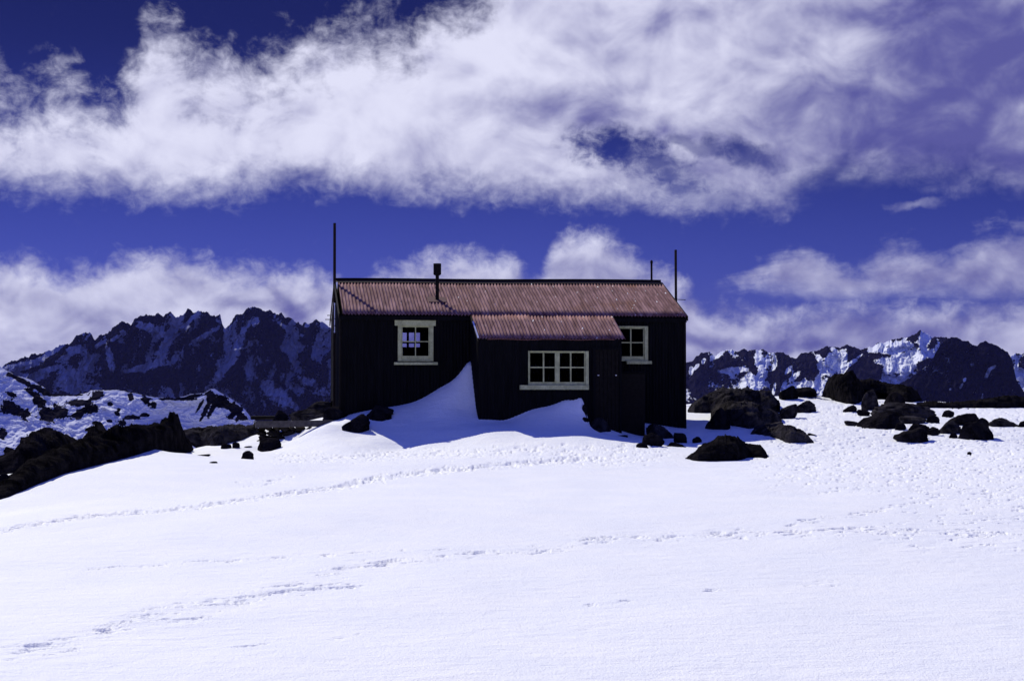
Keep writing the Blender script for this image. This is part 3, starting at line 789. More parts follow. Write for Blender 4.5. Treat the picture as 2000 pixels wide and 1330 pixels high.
# windows ------------------------------------------------------------
def window(name, op, ly, cols, rows_, frame, headboard=None, sill=None, mull=.022, bottom=.10, label=None, midpost=None, stile=.05, topr=.03):
    x0, x1, z0, z1 = op
    w = empty(name); w.parent = hut
    if label: w['label'] = label
    fl, fr, ft, fb = frame     # casing widths in metres left,right,top,bottom
    m = MB()
    if fl: m.box(x0-fl, x0, ly-.045, ly+.03, z0-fb, z1+ft)
    if fr: m.box(x1, x1+fr, ly-.045, ly+.03, z0-fb, z1+ft)
    if ft: m.box(x0, x1, ly-.042, ly+.03, z1, z1+ft)
    if fb: m.box(x0, x1, ly-.042, ly+.03, z0-fb, z0)
    m.build('window_frame', M['cream'], w, bevel=.004, jit=.004)
    s = MB(); yb, yf = ly+.03, ly-.012
    s.box(x0, x1, yf, yb, z0, z0+bottom)
    s.box(x0, x1, yf, yb, z1-topr, z1)
    s.box(x0, x0+stile*.5, yf, yb, z0+bottom, z1-topr); s.box(x1-stile*.5, x1, yf, yb, z0+bottom, z1-topr)
    gx = [x0+stile*.5+(x1-x0-stile)*i/cols for i in range(1, cols)]
    for i, x in enumerate(gx):
        ww = midpost if (midpost and i == cols//2-1) else mull
        s.box(x-ww/2, x+ww/2, yf-(.012 if ww == midpost else -.004), yb, z0+bottom, z1-topr)
    for i in range(1, rows_):
        z = z0+bottom+(z1-topr-z0-bottom)*i/rows_
        s.box(x0+stile*.5, x1-stile*.5, yf+.006, yb-.006, z-mull/2, z+mull/2)
    sash = s.build('sash', M['cream'], w)
    g = MB(); g.box(x0+.01, x1-.01, ly+.012, ly+.016, z0+bottom*.9, z1-topr*.9)
    g.build('pane', M['glass'], w)
    if headboard:
        h = MB(); a, b, c, d = headboard
        n = 10
        for i in range(n):      # ragged, flaking head board
            xa, xb = a+(b-a)*i/n, a+(b-a)*(i+1)/n
            h.box(xa, xb, ly-.07, ly-.046, c, d-(.012 if i in (4,) else 0)+.008*math.sin(i*2.3))
        h.build('head_board', M['cream'], w)
    if sill:
        a, b, c, d = sill; h = MB(); h.box(a, b, ly-.12, ly+.02, c, d)
        h.build('sill', M['cream'], w, bevel=.006, jit=.004)
    return w
def wx(px, ly): return hl(px, 680, ly)[0]
r1 = rect(771, 620, 851, 636, -.06); s1 = rect(770, 707.5, 855, 712.5, -.1)
window('window', W1, 0, 2, 2, (.09, .09, .02, .03), r1, s1, bottom=.10, label='left window with a wide cream head board')
s2 = rect(1016, 752, 1150, 761, -LP-.1)
window('window', W2, -LP, 4, 2, (.02, .075, .015, .0), None, s2, bottom=.085, mull=.03, midpost=.11, label='wide eight pane window in the lean-to')
s3 = rect(1224, 705, 1273, 711, -.1)
window('window', W3, 0, 2, 2, (.06, .09, .035, .03), None, s3, bottom=.09, mull=.028, label='right window half hidden by the lean-to roof')
wb = MB(); x0, x1, z0, z1 = BW
wb.box(x0+(x1-x0)*.72, x0+(x1-x0)*.78, 2*D-.02, 2*D+.02, z0, z1); wb.box(x0, x1, 2*D-.02, 2*D+.02, z0+(z1-z0)*.26, z0+(z1-z0)*.36)
wb.box(x0+.14, x0+.20, 2*D-.5, 2*D-.46, z0-.4, z1+.3)
wbo = wb.build('back_window_bars', M['inner'], hut)
wb = MB(); wb.box(x0, x1, 2*D-.012, 2*D-.006, z0, z1); wb.build('back_pane', M['dimmed'], hut)

# flue, flashing, rear flue -------------------------------------------
fy = .85
flx, fz = hl(854, 577, fy)
fz = roof_z(flx, fy)
fb = MB(); fb.tube((flx, fy, fz-.05), (flx, fy, hl(853, 534, fy)[1]+ZO), .045, n=16)
flue = fb.build('flue', M['dark'], hut, smooth=False)
c = MB(); zt = hl(853, 515, fy)[1]+ZO; zb_ = hl(853, 536, fy)[1]+ZO
c.tube((flx, fy, zb_), (flx, fy, zt), .098, n=20); c.tube((flx, fy, zb_-.03), (flx, fy, zb_), .06, .098, n=20)
c.build('flue_cowl', M['dark'], flue)
m = MB(); hw = .25
for (ya, yb) in ((fy-.17, fy+.17),):
    xa, xb = flx-.24, flx+.22
    q = [(xa, ya, roof_z(xa, ya)+.024), (xb, ya, roof_z(xb, ya)+.024), (xb, yb, roof_z(xb, yb)+.024), (xa, yb, roof_z(xa, yb)+.024)]
    v = len(m.v); m.v += q+[(x, y, z-.008) for x, y, z in q]
    m.f += [(v, v+1, v+2, v+3), (v, v+4, v+5, v+1), (v+1, v+5, v+6, v+2), (v+3, v+2, v+6, v+7), (v, v+3, v+7, v+4)]
m.build('flue_flashing', M['flash'], flue)
ry = D+.9
rlx, rz_ = hl(1272.5, 508, ry)
m = MB(); m.tube((rlx, ry, roof_z(rlx, ry)-.05), (rlx, ry, rz_+ZO-.05), .028, n=12); m.tube((rlx, ry, rz_+ZO-.09), (rlx, ry, rz_+ZO-.03), .036, n=12); m.tube((rlx, ry, rz_+ZO-.03), (rlx, ry, rz_+ZO), .036, .006, n=12)
tag(m.build('vent_pipe', M['dark'], hut), 'thin capped pipe behind the right end of the ridge')

# poles ----------------------------------------------------------------
def pole_at(name, px_top, py_top, lxy, r, label, extra=None):
    lx, ly = lxy
    X, Y, _ = h2w(lx, ly)
    zt = hl(px_top, py_top, ly)[1]
    zb = gz(X, Y)-.3
    o = empty(name, (X, Y, zb), TH)
    m = MB(); m.box(-r, r, -r, r, 0, zt-zb, 0)
    # taper
    k = m.build('shaft', M['pole'], o, bevel=.006)
    for v in k.data.vertices:
        f = v.co.z/(zt-zb); v.co.x *= 1.06-.14*f; v.co.y *= 1.06-.14*f; v.co.x -= .012*f
    tag(o, label, 'pole')
    return o, zb
ly = D-.15
lx = hl(654, 560, ly)[0]
pl, zb = pole_at('timber_pole', 652.5, 436, (lx, ly), .037, 'tallest dark timber pole against the left gable of the hut')
m = MB(); za = hl(654, 592, ly)[1]-zb; zc = hl(654, 649, ly)[1]-zb
m.tube((0, -.055, zc), (0, -.055, za), .016, n=10); m.tube((0, -.055, zc-.01), (0, -.055, zc+.03), .022, n=10); m.tube((0, -.055, za-.05), (0, -.055, za), .022, n=10)
tag(m.build('metal_tube', M['steel'], pl), 'short bright metal tube strapped to the pole')
for dz in (.09, -.09):
    m = MB(); m.box(-.03, .03, -.08, -.03, (za+zc)/2-.12+dz-.008, (za+zc)/2-.12+dz+.008)
    m.build('strap', M['dark'], pl)
# wire pegs on the rear left corner
py_ = 2*D-.1
for (pxa, pya) in ((639, 616), (635, 624)):
    m = MB()
    l0, z0 = hl(pxa, pya, py_); l1, _ = hl(650, pya, py_)
    m.tube((l0, py_, z0+ZO), (l1, py_, z0+ZO), .011, n=8)
    m.build('wire_peg', M['brown'], hut)
ly2 = 1.05
lx2 = hl(1319, 560, ly2)[0]
pr, zb = pole_at('timber_pole', 1316.5, 488, (max(lx2, LEN+.09), ly2), .030, 'dark pole with a short side arm at the right gable of the hut')
zz = hl(1319, 585, ly2)[1]-zb
m = MB(); m.tube((-.02, -.04, zz), (.24, -.04, zz-.01), .009, n=8); m.build('side_arm', M['dark'], pr)

# coal bunker beside the door
bx0 = hl(1212, 800, -1.0)[0]; bx1 = hl(1259, 800, -.95)[0]
X, Y, _ = h2w(LR+.04, -.98)
bn = empty('storage_box', (X, Y, gz(X, Y)), TH)
zt = hl(1240, 729, -1.)[1]-gz(X, Y)
m = MB(); wB = max(.45, bx1-LR-.04); m.box(0, wB, 0, .75, -.45, zt)
m.build('box_body', M['dark'], bn, bevel=.012)
m = MB(); m.box(-.02, wB+.03, -.04, .79, zt+.004, zt+.04); m.build('lid', M['iron'], bn, bevel=.006)
tag(bn, 'tall black storage box at the right flank of the lean-to', 'box')

# ------------------------------------------------------------------ mountains
def mountain(name, crest, x0, x1, R, Rf, foot, mat, nx, nv, relief, seed, jag, patches, gully=1., snow_bias=0., lean=0., gfreq=28., vfreq=1.6, patch_noise=.5, backdrop=400, fineamp=.3):
    xs = np.linspace(x0, x1, nx); v = np.linspace(0, 1, nv)
    PX, VV = np.meshgrid(xs, v)
    cr = cpoly(crest, PX)
    cr = cr - jag*(ridged(PX/22, PX*0+seed, 5, seed, .62)-.55)*2
    ft = cpoly(foot, PX) if isinstance(foot, (list, tuple)) else foot
    PY = cr+(ft-cr)*VV**1.0
    u = (PX + lean*(PY-700))/gfreq/4; w = PY/gfreq/4/vfreq
    wx_ = fbm(u*1.3, w*1.3, 4, seed+5)*.55; wy_ = fbm(u*1.3+9, w*1.3+4, 4, seed+6)*.55
    rd = ridged(u+wx_, w*.55+wy_, 6, seed+2, .55)
    fine = fbm(u*7, w*6, 5, seed+3, .6)
    rel = (rd-.45)*relief*2 + fine*relief*fineamp
    env = sst(0, .10, VV)*.85+.15
    rf = R-cpoly(Rf, PX) if isinstance(Rf, (list, tuple)) else Rf
    Yd = R+(rf-R)*VV + -(rel)*env
    X, Y, Z = P(PX, PY, Yd)
    # snow in the hollows
    s = .5 - (rd-.44)*1.3*gully + fbm(u*3, w*3, 4, seed+8)*.5 + fbm(PX/5, PY/4.2, 4, seed+18, .65)*.42 + snow_bias
    for (cx, cy, rx, ry, an, st) in patches:
        a = math.radians(an); dx, dy = PX-cx, PY-cy
        q = np.hypot((dx*math.cos(a)+dy*math.sin(a))/rx, (-dx*math.sin(a)+dy*math.cos(a))/ry)
        q = q + (fbm(PX/14, PY/9, 4, seed+12, .6)+.45*fbm(PX/4.5+lean*PY/5, PY/5.5, 3, seed+14, .6))*patch_noise
        f = 1-sst(.45, 1.5, q)
        s = s*(1-f) + (s+st)*f if st < 0 else np.maximum(s, st*f + s*(1-f))
    # back side
    nb = 10
    Xb = np.repeat(X[:1], nb, 0); Yb = np.repeat(Y[:1], nb, 0); Zb = np.repeat(Z[:1], nb, 0)
    k = np.linspace(1, 1/nb, nb)[:, None]
    sl = backdrop
    Zb = Zb - k*sl; Yb = Yb + k*sl*1.3; Xb = Xb*(Yb/Y[:1])
    # skirt at the foot
    Xs, Ys, Zs = X[-1:], Y[-1:]-80*(R/5000), Z[-1:]-500*(R/5000)
    V = np.concatenate([np.stack([Xb, Yb, Zb], -1), np.stack([X, Y, Z], -1), np.stack([Xs, Ys, Zs], -1)], 0)
    S = np.concatenate([np.full((nb, nx), .3), s, s[-1:]], 0)
    ny = V.shape[0]
    o = mesh_np(name, V.reshape(-1, 3), grid_faces(ny, nx)[:, ::-1], M[mat], attrs={'snow': S})
    tag(o, kind='structure')
    return o

CL = [(-400,830),(-150,770),(-60,735),(0,718),(20,708),(50,695),(80,690),(110,680),(122,672),(135,675),(150,656),(165,652),(176,652),(184,661),(195,654),(215,645),(235,630),(250,629),(255,634),(265,622),(275,617),(295,615),(315,613),(330,610),(338,608),(348,620),(357,615),(367,603),(378,609),(388,604),(396,612),(403,609),(418,618),(430,615),(434,632),(440,642),(447,634),(455,620),(465,612),(480,605),(497,598),(512,603),(530,608),(550,613),(570,624),(590,634),(598,630),(610,629),(620,625),(640,635),(680,655),(760,700),(860,740),(980,790)]
PL = [(40,715,46,7,-12,1.),(15,738,40,8,-6,.9),(75,738,20,6,-20,.85),(175,705,24,8,-35,.8),(125,700,14,5,-20,1.),(195,672,12,4,-30,.9),(443,665,6,36,-6,.75),(457,692,9,30,32,.8),(432,728,9,30,38,.75),(400,655,40,6,-32,.62),(292,640,26,9,14,.8),(310,650,14,12,0,.75),(318,685,10,34,22,.78),(280,718,44,6,-14,.85),(215,702,7,34,-10,.78),(500,628,6,9,25,1.),
      (545,775,44,15,38,.72),(600,745,22,8,20,.66),(135,745,28,24,20,.85),(100,688,32,5,-32,1.),(150,682,20,8,-10,.75),(95,722,34,7,-18,.75),(60,712,30,5,-25,.8),(450,790,40,18,30,.6),(380,618,30,5,-45,.66),(360,640,10,10,0,.6),(480,640,24,5,-55,.72),(470,665,20,6,-58,.7),(560,640,30,5,30,.6),
      (225,660,14,4,-30,.8),(240,650,8,6,0,.72),(330,760,30,6,60,.6),(590,655,6,3,0,.7),(600,636,6,4,-40,.95),(450,712,14,3,-38,1.0),(262,742,90,16,0,-.4),(330,735,50,12,-6,-.5)]
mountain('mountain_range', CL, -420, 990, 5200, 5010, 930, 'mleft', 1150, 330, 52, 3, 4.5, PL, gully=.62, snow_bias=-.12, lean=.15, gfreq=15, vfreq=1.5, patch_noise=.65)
CR = [(1000,800),(1200,762),(1300,728),(1343,708),(1352,703),(1368,690),(1385,688),(1396,695),(1408,688),(1420,682),(1440,685),(1455,682),(1470,684),(1490,683),(1500,689),(1530,689),(1545,698),(1555,699),(1565,690),(1580,688),(1600,684),(1615,677),(1640,679),(1655,674),(1680,682),(1700,677),(1715,669),(1730,667),(1750,663),(1770,658),(1785,654),(1797,645),(1808,651),(1820,658),(1840,659),(1858,661),(1900,690),(2000,700),(2100,690),(2300,760)]
PR = [(1402,694,14,4,-30,1.),(1360,716,9,4,-45,.9),(1374,705,4,7,20,.9),(1350,725,5,8,0,.95),(1435,723,28,6,-6,1.),(1482,702,8,20,-6,1.),(1494,708,10,10,30,.95),(1470,748,24,18,10,1.),(1487,733,9,18,10,1.),(1444,752,8,10,0,.9),
      (1512,716,4,9,20,1.),(1540,722,4,14,40,.9),(1552,735,12,5,-35,1.),(1530,762,5,20,12,.95),(1512,760,3,16,10,.9),(1560,752,26,5,-12,1.),(1600,754,20,5,-35,1.),(1628,740,34,4,-38,1.),
      (1625,706,16,20,30,1.),(1645,700,12,16,30,1.),(1608,718,16,8,30,1.),(1660,712,16,4,-30,1.),(1600,700,6,10,-30,.85),(1628,682,6,4,0,.9),(1668,703,22,3,-35,.95),
      (1722,674,26,5,-18,1.),(1708,682,9,7,0,.95),(1760,674,24,9,-6,.9),(1740,684,24,8,0,.9),(1803,668,12,13,25,.95),(1812,665,16,3,-60,1.),(1765,664,10,3,-40,.95),
      (1768,700,58,9,-7,1.1),(1755,718,34,10,-12,1.1),(1800,693,24,10,-12,1.1),(1765,733,20,5,-35,1.05),(1738,742,12,2.5,-48,1.),(1760,744,9,3,-40,1.),(1750,750,8,2.5,-40,1.),
      (1800,765,140,22,-6,-.6),(1690,735,34,30,40,-.6),(1580,715,18,12,40,-.5),(1400,750,55,22,0,-.5),(1520,735,14,14,0,-.35),(1670,690,20,8,-30,-.4),(1430,707,26,6,0,-.25),(1850,740,70,40,0,-.6)]
mountain('mountain_range', CR, 990, 2310, 6200, 5480, 850, 'mright', 1150, 260, 60, 11, 3.0, PR, fineamp=.12, gully=.9, snow_bias=-.14, lean=-.1, gfreq=16, vfreq=1.2, patch_noise=.55)
# darker nearer massif on the right
CR2 = [(1560,905),(1640,850),(1700,800),(1745,757),(1770,742),(1790,730),(1812,714),(1822,702),(1828,688),(1836,672),(1845,665),(1858,658),(1868,659),(1880,664),(1890,666),(1902,674),(1908,676),(1916,669),(1925,666),(1934,671),(1945,674),(1956,681),(1968,688),(1976,700),(1985,740),(2000,765),(2060,800),(2160,840)]
PR2 = [(1938,718,10,3,-28,.95),(1929,730,3,9,30,.95),(1884,742,3,5,30,.9),(1878,753,2.5,7,30,.9),(1856,760,2,2,0,.9),(1899,712,3,2,0,.8),(1918,778,2,12,8,.75)]
mountain('mountain_range', CR2, 1560, 2160, 4300, 4120, 930, 'mright', 620, 260, 55, 23, 2.2, PR2, gully=.35, snow_bias=-.36, gfreq=15, vfreq=1.2, patch_noise=.4, backdrop=250)
CR3 = [(1900,800),(1950,720),(1975,695),(1984,690),(1995,692),(2003,688),(2020,690),(2060,680),(2120,690),(2250,760)]
mountain('mountain_range', CR3, 1900, 2250, 5600, 5300, 860, 'mright', 350, 160, 50, 31, 2.2, [(1983,735,5,32,6,.85),(1980,692,4,2,0,1.)], gully=.8, snow_bias=-.1, gfreq=20, vfreq=1.2)

# left middle distance snowfields with rocks
CM = [(-300,640),(-100,680),(-20,708),(0,716),(30,733),(60,742),(85,756),(100,770),(130,772),(170,768),(178,762),(195,762),(230,762),(262,768),(300,776),(340,778),(372,770),(398,768),(410,760),(420,760),(432,768),(446,776),(462,786),(478,800),(490,815),(520,835),(600,860)]
PM = [(15,690,1,1,0,0),
      (30,800,20,9,45,-.9),(22,770,10,4,25,-.8),(48,808,14,11,50,-.9),(92,808,18,14,50,-.9),(118,804,16,12,30,-.8),(158,786,22,6,0,-.95),(185,778,10,4,0,-.8),(160,806,26,8,-25,-.9),(180,800,12,6,0,-.7),(70,772,26,5,35,-.8),(75,786,14,7,30,-.85),(45,745,40,5,28,-.8),(80,760,22,5,25,-.9),(95,766,16,6,20,-.9),
      (5,845,10,12,30,-.9),(12,795,12,14,45,-.9),(190,770,12,8,0,-.9),(130,771,40,2.5,0,-.8),(230,808,6,5,0,-.8),(250,815,10,4,-20,-.8),(215,822,8,3,0,-.8),(238,826,8,5,0,-.9),(262,816,10,4,0,-.9),(282,810,8,4,0,-.9),(256,775,8,6,60,-.8),(285,782,14,6,60,-.8),(300,790,6,8,0,-.7),(215,788,6,4,0,-.7),(232,800,4,3,0,-.7),
      (412,775,14,10,60,-1.),(430,785,14,12,40,-1.),(445,795,16,10,40,-1.),(460,800,14,10,40,-1.),(402,800,4,22,28,-1.),(414,800,4,20,28,-1.),(392,790,3,16,30,-.9),(448,812,12,6,0,-.9),(470,815,12,8,0,-.9),(340,779,50,3,0,-.9),(378,774,20,3,-10,-.8),(437,806,14,10,0,.9)]
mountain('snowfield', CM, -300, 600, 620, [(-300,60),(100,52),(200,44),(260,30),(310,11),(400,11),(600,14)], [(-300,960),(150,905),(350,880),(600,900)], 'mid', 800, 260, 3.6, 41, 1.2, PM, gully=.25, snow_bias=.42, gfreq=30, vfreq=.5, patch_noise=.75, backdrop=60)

# ------------------------------------------------------------------ sun, sky
SUN_EL = math.radians(44.5); SX, SY = -.57, .82
sd = Vector((SX*math.cos(SUN_EL), SY*math.cos(SUN_EL), math.sin(SUN_EL))).normalized()
sun = bpy.data.lights.new('sun', 'SUN'); sun.energy = 4.0; sun.angle = math.radians(.5); sun.color = (1, .97, .80)
so = bpy.data.objects.new('sun', sun); so.rotation_euler = sd.to_track_quat('Z', 'Y').to_euler(); link(so)

W = bpy.data.worlds.new('World'); SC.world = W; W.use_nodes = True
g = NG(W.node_tree)
out = g.n('ShaderNodeOutputWorld'); bg = g.n('ShaderNodeBackground'); g.t.links.new(bg.outputs[0], out.inputs[0])
sky = g.n('ShaderNodeTexSky', sky_type='NISHITA', sun_disc=False, sun_elevation=SUN_EL, sun_rotation=math.atan2(SX, SY), altitude=2200, air_density=1.0, dust_density=.3, ozone_density=3.0)
co = g.n('ShaderNodeTexCoord').outputs['Generated']
nrm = g.n('ShaderNodeVectorMath', operation='NORMALIZE', inp={0: co}).outputs[0]
sp = g.n('ShaderNodeSeparateXYZ', inp={0: nrm})
dx, dy, dz = sp.outputs
az = g.m('ARCTAN2', dx, dy)
el = g.m('ARCSINE', dz)
# azimuth and elevation in photo-pixel-like units (1 unit = 1/2778 rad)
U = g.m('MULTIPLY', az, F); V = g.m('MULTIPLY', el, F)
uv = g.n('ShaderNodeCombineXYZ', inp={0: U, 1: V}).outputs[0]
def nz(scale, det, rough, sx=1, sy=1, off=0, dist=0):
    return g.noise(g.mapping(uv, (sx, sy, 1), (off, off*.37, off*.11)), scale, det, rough, dist)
wA = nz(.0045, 3, .5, 1, 1.3, 900); wB = nz(.0045, 3, .5, 1, 1.3, 5200)
w2 = nz(.016, 4, .6, 1, 1.2, 2100); w3 = nz(.016, 4, .6, 1, 1.2, 7100)
Uw = g.m('ADD', U, g.m('ADD', g.m('MULTIPLY', g.m('SUBTRACT', wA, .5), 120.), g.m('MULTIPLY', g.m('SUBTRACT', w2, .5), 60.)))
Vw = g.m('ADD', V, g.m('ADD', g.m('MULTIPLY', g.m('SUBTRACT', wB, .5), 70.), g.m('MULTIPLY', g.m('SUBTRACT', w3, .5), 36.)))
def UE(px, py):
    x, y, z = (float(v) for v in P(px, py, 1.)); r = math.sqrt(x*x+y*y+z*z)
    return math.atan2(x, y)*F, math.asin(z/r)*F
def curve(pts, src=None):
    """elevation curve over azimuth from photo points"""
    nd = g.n('ShaderNodeFloatCurve')
    q = [UE(*p) for p in pts]
    g.set(nd, 'Value', g.n('ShaderNodeMapRange', inp={0: src or U, 1: -1300., 2: 1300., 3: 0., 4: 1.}).outputs[0])
    cm = nd.mapping.curves[0]
    xs_ = [((a+1300)/2600, (b+200)/1400) for a, b in q]
    while len(cm.points) < len(xs_): cm.points.new(.5, .5)
    for p, (a, b) in zip(cm.points, xs_):
        p.location = (a, b); p.handle_type = 'AUTO_CLAMPED'
    nd.mapping.use_clip = True; nd.mapping.update()
    return g.m('SUBTRACT', g.m('MULTIPLY', nd.outputs[0], 1400.), 200.)
def ell(cx, cy, rx, ry, an=0, warped=True, soft=(.4, 1.15)):
    a, b = UE(cx, cy); t = math.radians(an)
    du = g.m('SUBTRACT', Uw if warped else U, a); dv = g.m('SUBTRACT', Vw if warped else V, b)
    p = g.m('ADD', g.m('MULTIPLY', du, math.cos(t)/rx), g.m('MULTIPLY', dv, math.sin(t)/rx))
    q = g.m('SUBTRACT', g.m('MULTIPLY', dv, math.cos(t)/ry), g.m('MULTIPLY', du, math.sin(t)/ry))
    r = g.m('SQRT', g.m('ADD', g.m('MULTIPLY', p, p), g.m('MULTIPLY', q, q)))
    return g.m('SUBTRACT', 1., g.ss(soft[0], soft[1], r))
big = nz(.0075, 9, .58, 1, 1.25, 300, .4)
fin = nz(.028, 8, .62, 1, 1.2, 4000, .3)
str_ = nz(.006, 7, .6, .55, 1.6, 6100, .8)
def N(x, k): return g.m('MULTIPLY', g.m('SUBTRACT', x, .5), k)
def hol(cov, mask, amt, nse, k, a=.15, b=.95):
    inside = g.ss(0., .3, mask)
    return g.m('MULTIPLY', cov, g.m('SUBTRACT', 1., g.m('MULTIPLY', g.m('MULTIPLY', inside, g.ss(a, b, g.m('ADD', mask, N(nse, k)))), amt)))
# band A: the big upper cloud
topA = curve([(0,176),(60,200),(110,160),(200,196),(260,150),(300,66),(380,116),(500,132),(600,98),(700,62),(780,66),(850,14),(900,-40),(1000,-90),(1200,-150),(1960,-150)])
botA = curve([(40,366),(150,374),(300,386),(450,378),(600,366),(700,366),(800,384),(900,380),(1000,392),(1100,398),(1200,396),(1300,408),(1400,420),(1520,420),(1580,372),(1700,352),(1850,352),(1960,362)])
dT = g.m('DIVIDE', g.m('SUBTRACT', topA, V), 48.)
dB = g.m('DIVIDE', g.m('SUBTRACT', V, botA), 34.)
nT = g.m('ADD', N(big, 7.), N(fin, 4.2))
nB = g.m('ADD', N(big, 2.6), N(fin, 2.6))
aT = g.ss(-1.2, 2.4, g.m('ADD', dT, nT)); aB = g.ss(-.9, 2.1, g.m('ADD', dB, nB))
cA = g.m('MULTIPLY', aT, aB)
cA = hol(cA, ell(1175, 284, 84, 42, -5, soft=(0, 1.6)), 1., fin, 1.7, .0, 1.05)
cA = hol(cA, ell(1262, 326, 160, 42, -22, soft=(0, 1.6)), .85, fin, 1.9, .0, 1.1)
cA = hol(cA, ell(1455, 300, 76, 30, -28, soft=(0, 1.6)), .8, fin, 1.9, .0, 1.2)
cA = hol(cA, ell(1350, 285, 130, 22, -3, soft=(0, 1.3)), .5, fin, 2.2, .05, 1.)
cA = hol(cA, ell(1650, 385, 190, 60, -6, soft=(0, 1.4)), .9, str_, 1.2)
cA = hol(cA, ell(1320, 375, 70, 22, -10, soft=(0, 1.3)), .6, fin, 1.6)
# band B: low cumulus down to the mountains
topB = curve([(0,516),(60,508),(120,534),(190,520),(240,502),(340,496),(400,500),(440,524),(480,520),(560,530),(640,535),(690,562),(740,532),(800,514),(850,500),(940,500),(1000,502),(1040,540),(1085,466),(1120,450),(1180,454),(1240,492),(1300,528),(1345,560),(1375,600),(1440,606),(1540,612),(1620,594),(1760,590),(1900,592),(1960,585)])
dB2 = g.m('DIVIDE', g.m('SUBTRACT', topB, V), 24.)
cB = g.ss(-.9, 2.2, g.m('ADD', dB2, g.m('ADD', N(big, 2.6), N(fin, 4.)))) 
# band C: middle clouds on the right
topC = curve([(40,700),(1300,640),(1380,570),(1440,535),(1490,505),(1545,474),(1600,488),(1660,515),(1700,500),(1745,466),(1790,470),(1840,490),(1880,470),(1930,446),(1960,446)])
botC = curve([(40,600),(1300,560),(1400,560),(1500,570),(1600,585),(1700,585),(1800,585),(1960,585)])
dC1 = g.m('DIVIDE', g.m('SUBTRACT', topC, V), 28.); dC2 = g.m('DIVIDE', g.m('SUBTRACT', V, botC), 26.)
nC = g.m('ADD', N(str_, 4.2), N(fin, 2.4))
cC = g.m('MULTIPLY', g.ss(-.5, 2., g.m('ADD', dC1, nC)), g.ss(-.8, 1.8, g.m('ADD', dC2, g.m('MULTIPLY', nC, .7))))
wisp = g.m('MULTIPLY', g.ss(.2, 1., g.m('ADD', ell(1790, 402, 80, 18, 5, soft=(0, 1.3)), N(fin, 1.4))), .35)
cC = g.m('MAXIMUM', cC, wisp)
front = g.m('SUBTRACT', 1., g.ss(1500., 2300., g.m('ABSOLUTE', U)))
upc = g.m('SUBTRACT', 1., g.ss(850., 1400., V))
oth = g.m('MULTIPLY', g.ss(.58, .74, g.noise(nrm, 2.6, 6, .6, .4)), g.m('SUBTRACT', .5, g.m('MULTIPLY', g.m('MULTIPLY', front, upc), .5)))
cov = g.m('MAXIMUM', g.m('MULTIPLY', g.m('MAXIMUM', cA, g.m('MAXIMUM', cB, cC)), g.m('MULTIPLY', front, upc)), oth)
# cloud brightness: billows lit from the sun side
br = g.m('ADD', g.m('SUBTRACT', .74, g.m('MULTIPLY', g.m('SUBTRACT', 1., g.ss(255., 345., V)), g.m('ADD', .07, g.m('MULTIPLY', g.ss(-300., 300., U), .17)))), N(nz(.0042, 5, .5, .8, 1.5, 8300, .0), .62))
sh = g.n('ShaderNodeVectorMath', operation='ADD', inp={0: uv, 1: (-16., 26., 0.)}).outputs[0]
def rl(vec): return g.noise(g.mapping(vec, (1, 1.25, 1), (300, 111, 33)), .0075, 5, .5, .4)
br = g.m('ADD', br, g.m('MULTIPLY', g.m('SUBTRACT', rl(uv), rl(sh)), 1.35))
for (cx, cy, rx, ry, an, s) in ((400,230,420,110,8,.18),(760,190,300,110,10,.16),(1000,110,170,70,-15,.22),(560,160,120,50,-20,.10),(970,215,110,50,0,-.34),(1150,215,190,44,-12,-.32),(600,215,60,26,-10,-.20),(1170,90,60,60,0,-.12),
                             (1720,200,560,260,0,-.30),(1750,300,380,100,-6,-.30),(2010,150,330,330,0,-.46),(1800,60,240,140,0,-.12),(1600,260,160,60,0,-.10),(1550,40,300,80,0,-.08),(1085,470,40,24,0,-.1),(1230,60,160,60,-20,.16),(1620,80,120,50,-30,.18),(1560,230,120,26,0,.10),(1150,490,70,30,-20,.14),(930,520,120,22,0,.06),(1480,680,220,22,0,-.44),(1700,640,200,30,0,-.22),(1600,640,50,20,0,.10),
                             (380,560,60,24,-30,-.18),(560,600,60,30,-60,-.46),(480,598,60,16,0,-.34),(160,620,160,26,-20,-.16),(240,545,140,22,-10,.10),(1380,625,60,22,0,.16),(1780,655,260,30,0,-.18),(1700,540,300,40,0,-.14),(800,372,300,16,0,-.16),(1500,350,110,30,-25,-.04),(90,640,120,30,0,-.08)):
    br = g.m('ADD', br, g.m('MULTIPLY', ell(cx, cy, rx, ry, an, True, (0., 1.4)), s))
br = g.ss(-.12, 1.12, br)
ccol = g.mix(br, (.105, .105, .35), (.78, .785, .97))
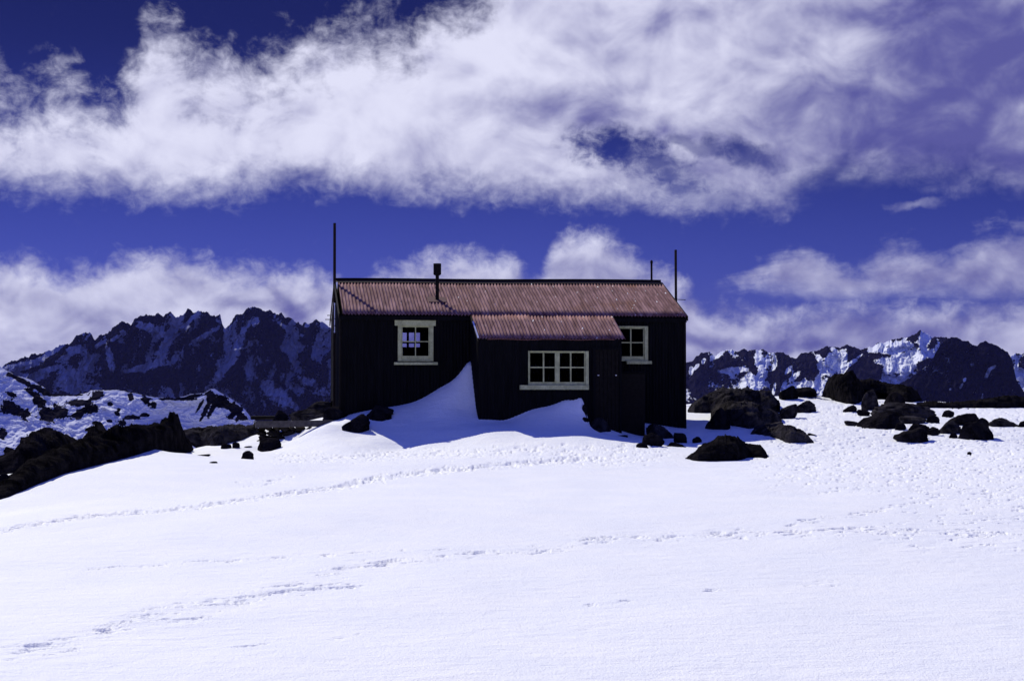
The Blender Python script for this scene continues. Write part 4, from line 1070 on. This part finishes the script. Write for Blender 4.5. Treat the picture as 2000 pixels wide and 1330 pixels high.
# blue between the clouds: physical sky shifted to blue, boosted out of view as fill for shaded snow
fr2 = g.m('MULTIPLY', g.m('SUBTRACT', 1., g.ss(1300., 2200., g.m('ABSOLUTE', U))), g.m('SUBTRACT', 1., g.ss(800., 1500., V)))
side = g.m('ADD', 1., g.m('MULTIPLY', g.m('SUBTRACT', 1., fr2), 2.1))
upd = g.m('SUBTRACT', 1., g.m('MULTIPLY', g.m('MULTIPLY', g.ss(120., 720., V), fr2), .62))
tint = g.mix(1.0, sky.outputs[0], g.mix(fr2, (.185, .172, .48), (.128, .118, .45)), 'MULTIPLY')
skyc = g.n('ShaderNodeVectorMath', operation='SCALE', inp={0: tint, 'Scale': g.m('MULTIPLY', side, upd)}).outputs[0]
SKYS = .10
cm = g.n('ShaderNodeVectorMath', operation='SCALE', inp={0: ccol, 'Scale': 1/SKYS}).outputs[0]
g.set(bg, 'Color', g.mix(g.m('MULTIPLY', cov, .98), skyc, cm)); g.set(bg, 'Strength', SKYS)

# ------------------------------------------------------------------ valley air
hz = MB(); hz.box(-9500, 9500, -9500, 9500, -760, 330)
hm = bpy.data.materials.new('haze'); hm.use_nodes = True
gh = NG(hm.node_tree); ho = gh.n('ShaderNodeOutputMaterial'); hv = gh.n('ShaderNodeVolumePrincipled', inp={'Color': (.30, .30, .92, 1), 'Density': 1.2e-5, 'Anisotropy': .0})
gh.t.links.new(hv.outputs[0], ho.inputs['Volume'])
haze = hz.build('haze', hm); tag(haze, 'thin blue mountain air', 'haze', kind='stuff')

# ------------------------------------------------------------------ camera, output
cam = bpy.data.cameras.new('camera'); cam.lens = 36*F/2000; cam.sensor_width = 36; cam.clip_start = .1; cam.clip_end = 60000
co_ = bpy.data.objects.new('camera', cam); link(co_)
co_.rotation_euler = (math.pi/2+PITCH, 0, 0)
SC.camera = co_
SC.render.engine = 'CYCLES'
SC.view_settings.view_transform = 'Standard'; SC.view_settings.look = 'None'
SC.view_settings.exposure = 0; SC.view_settings.gamma = 1
SC.cycles.max_bounces = 6
SC.cycles.transparent_max_bounces = 8
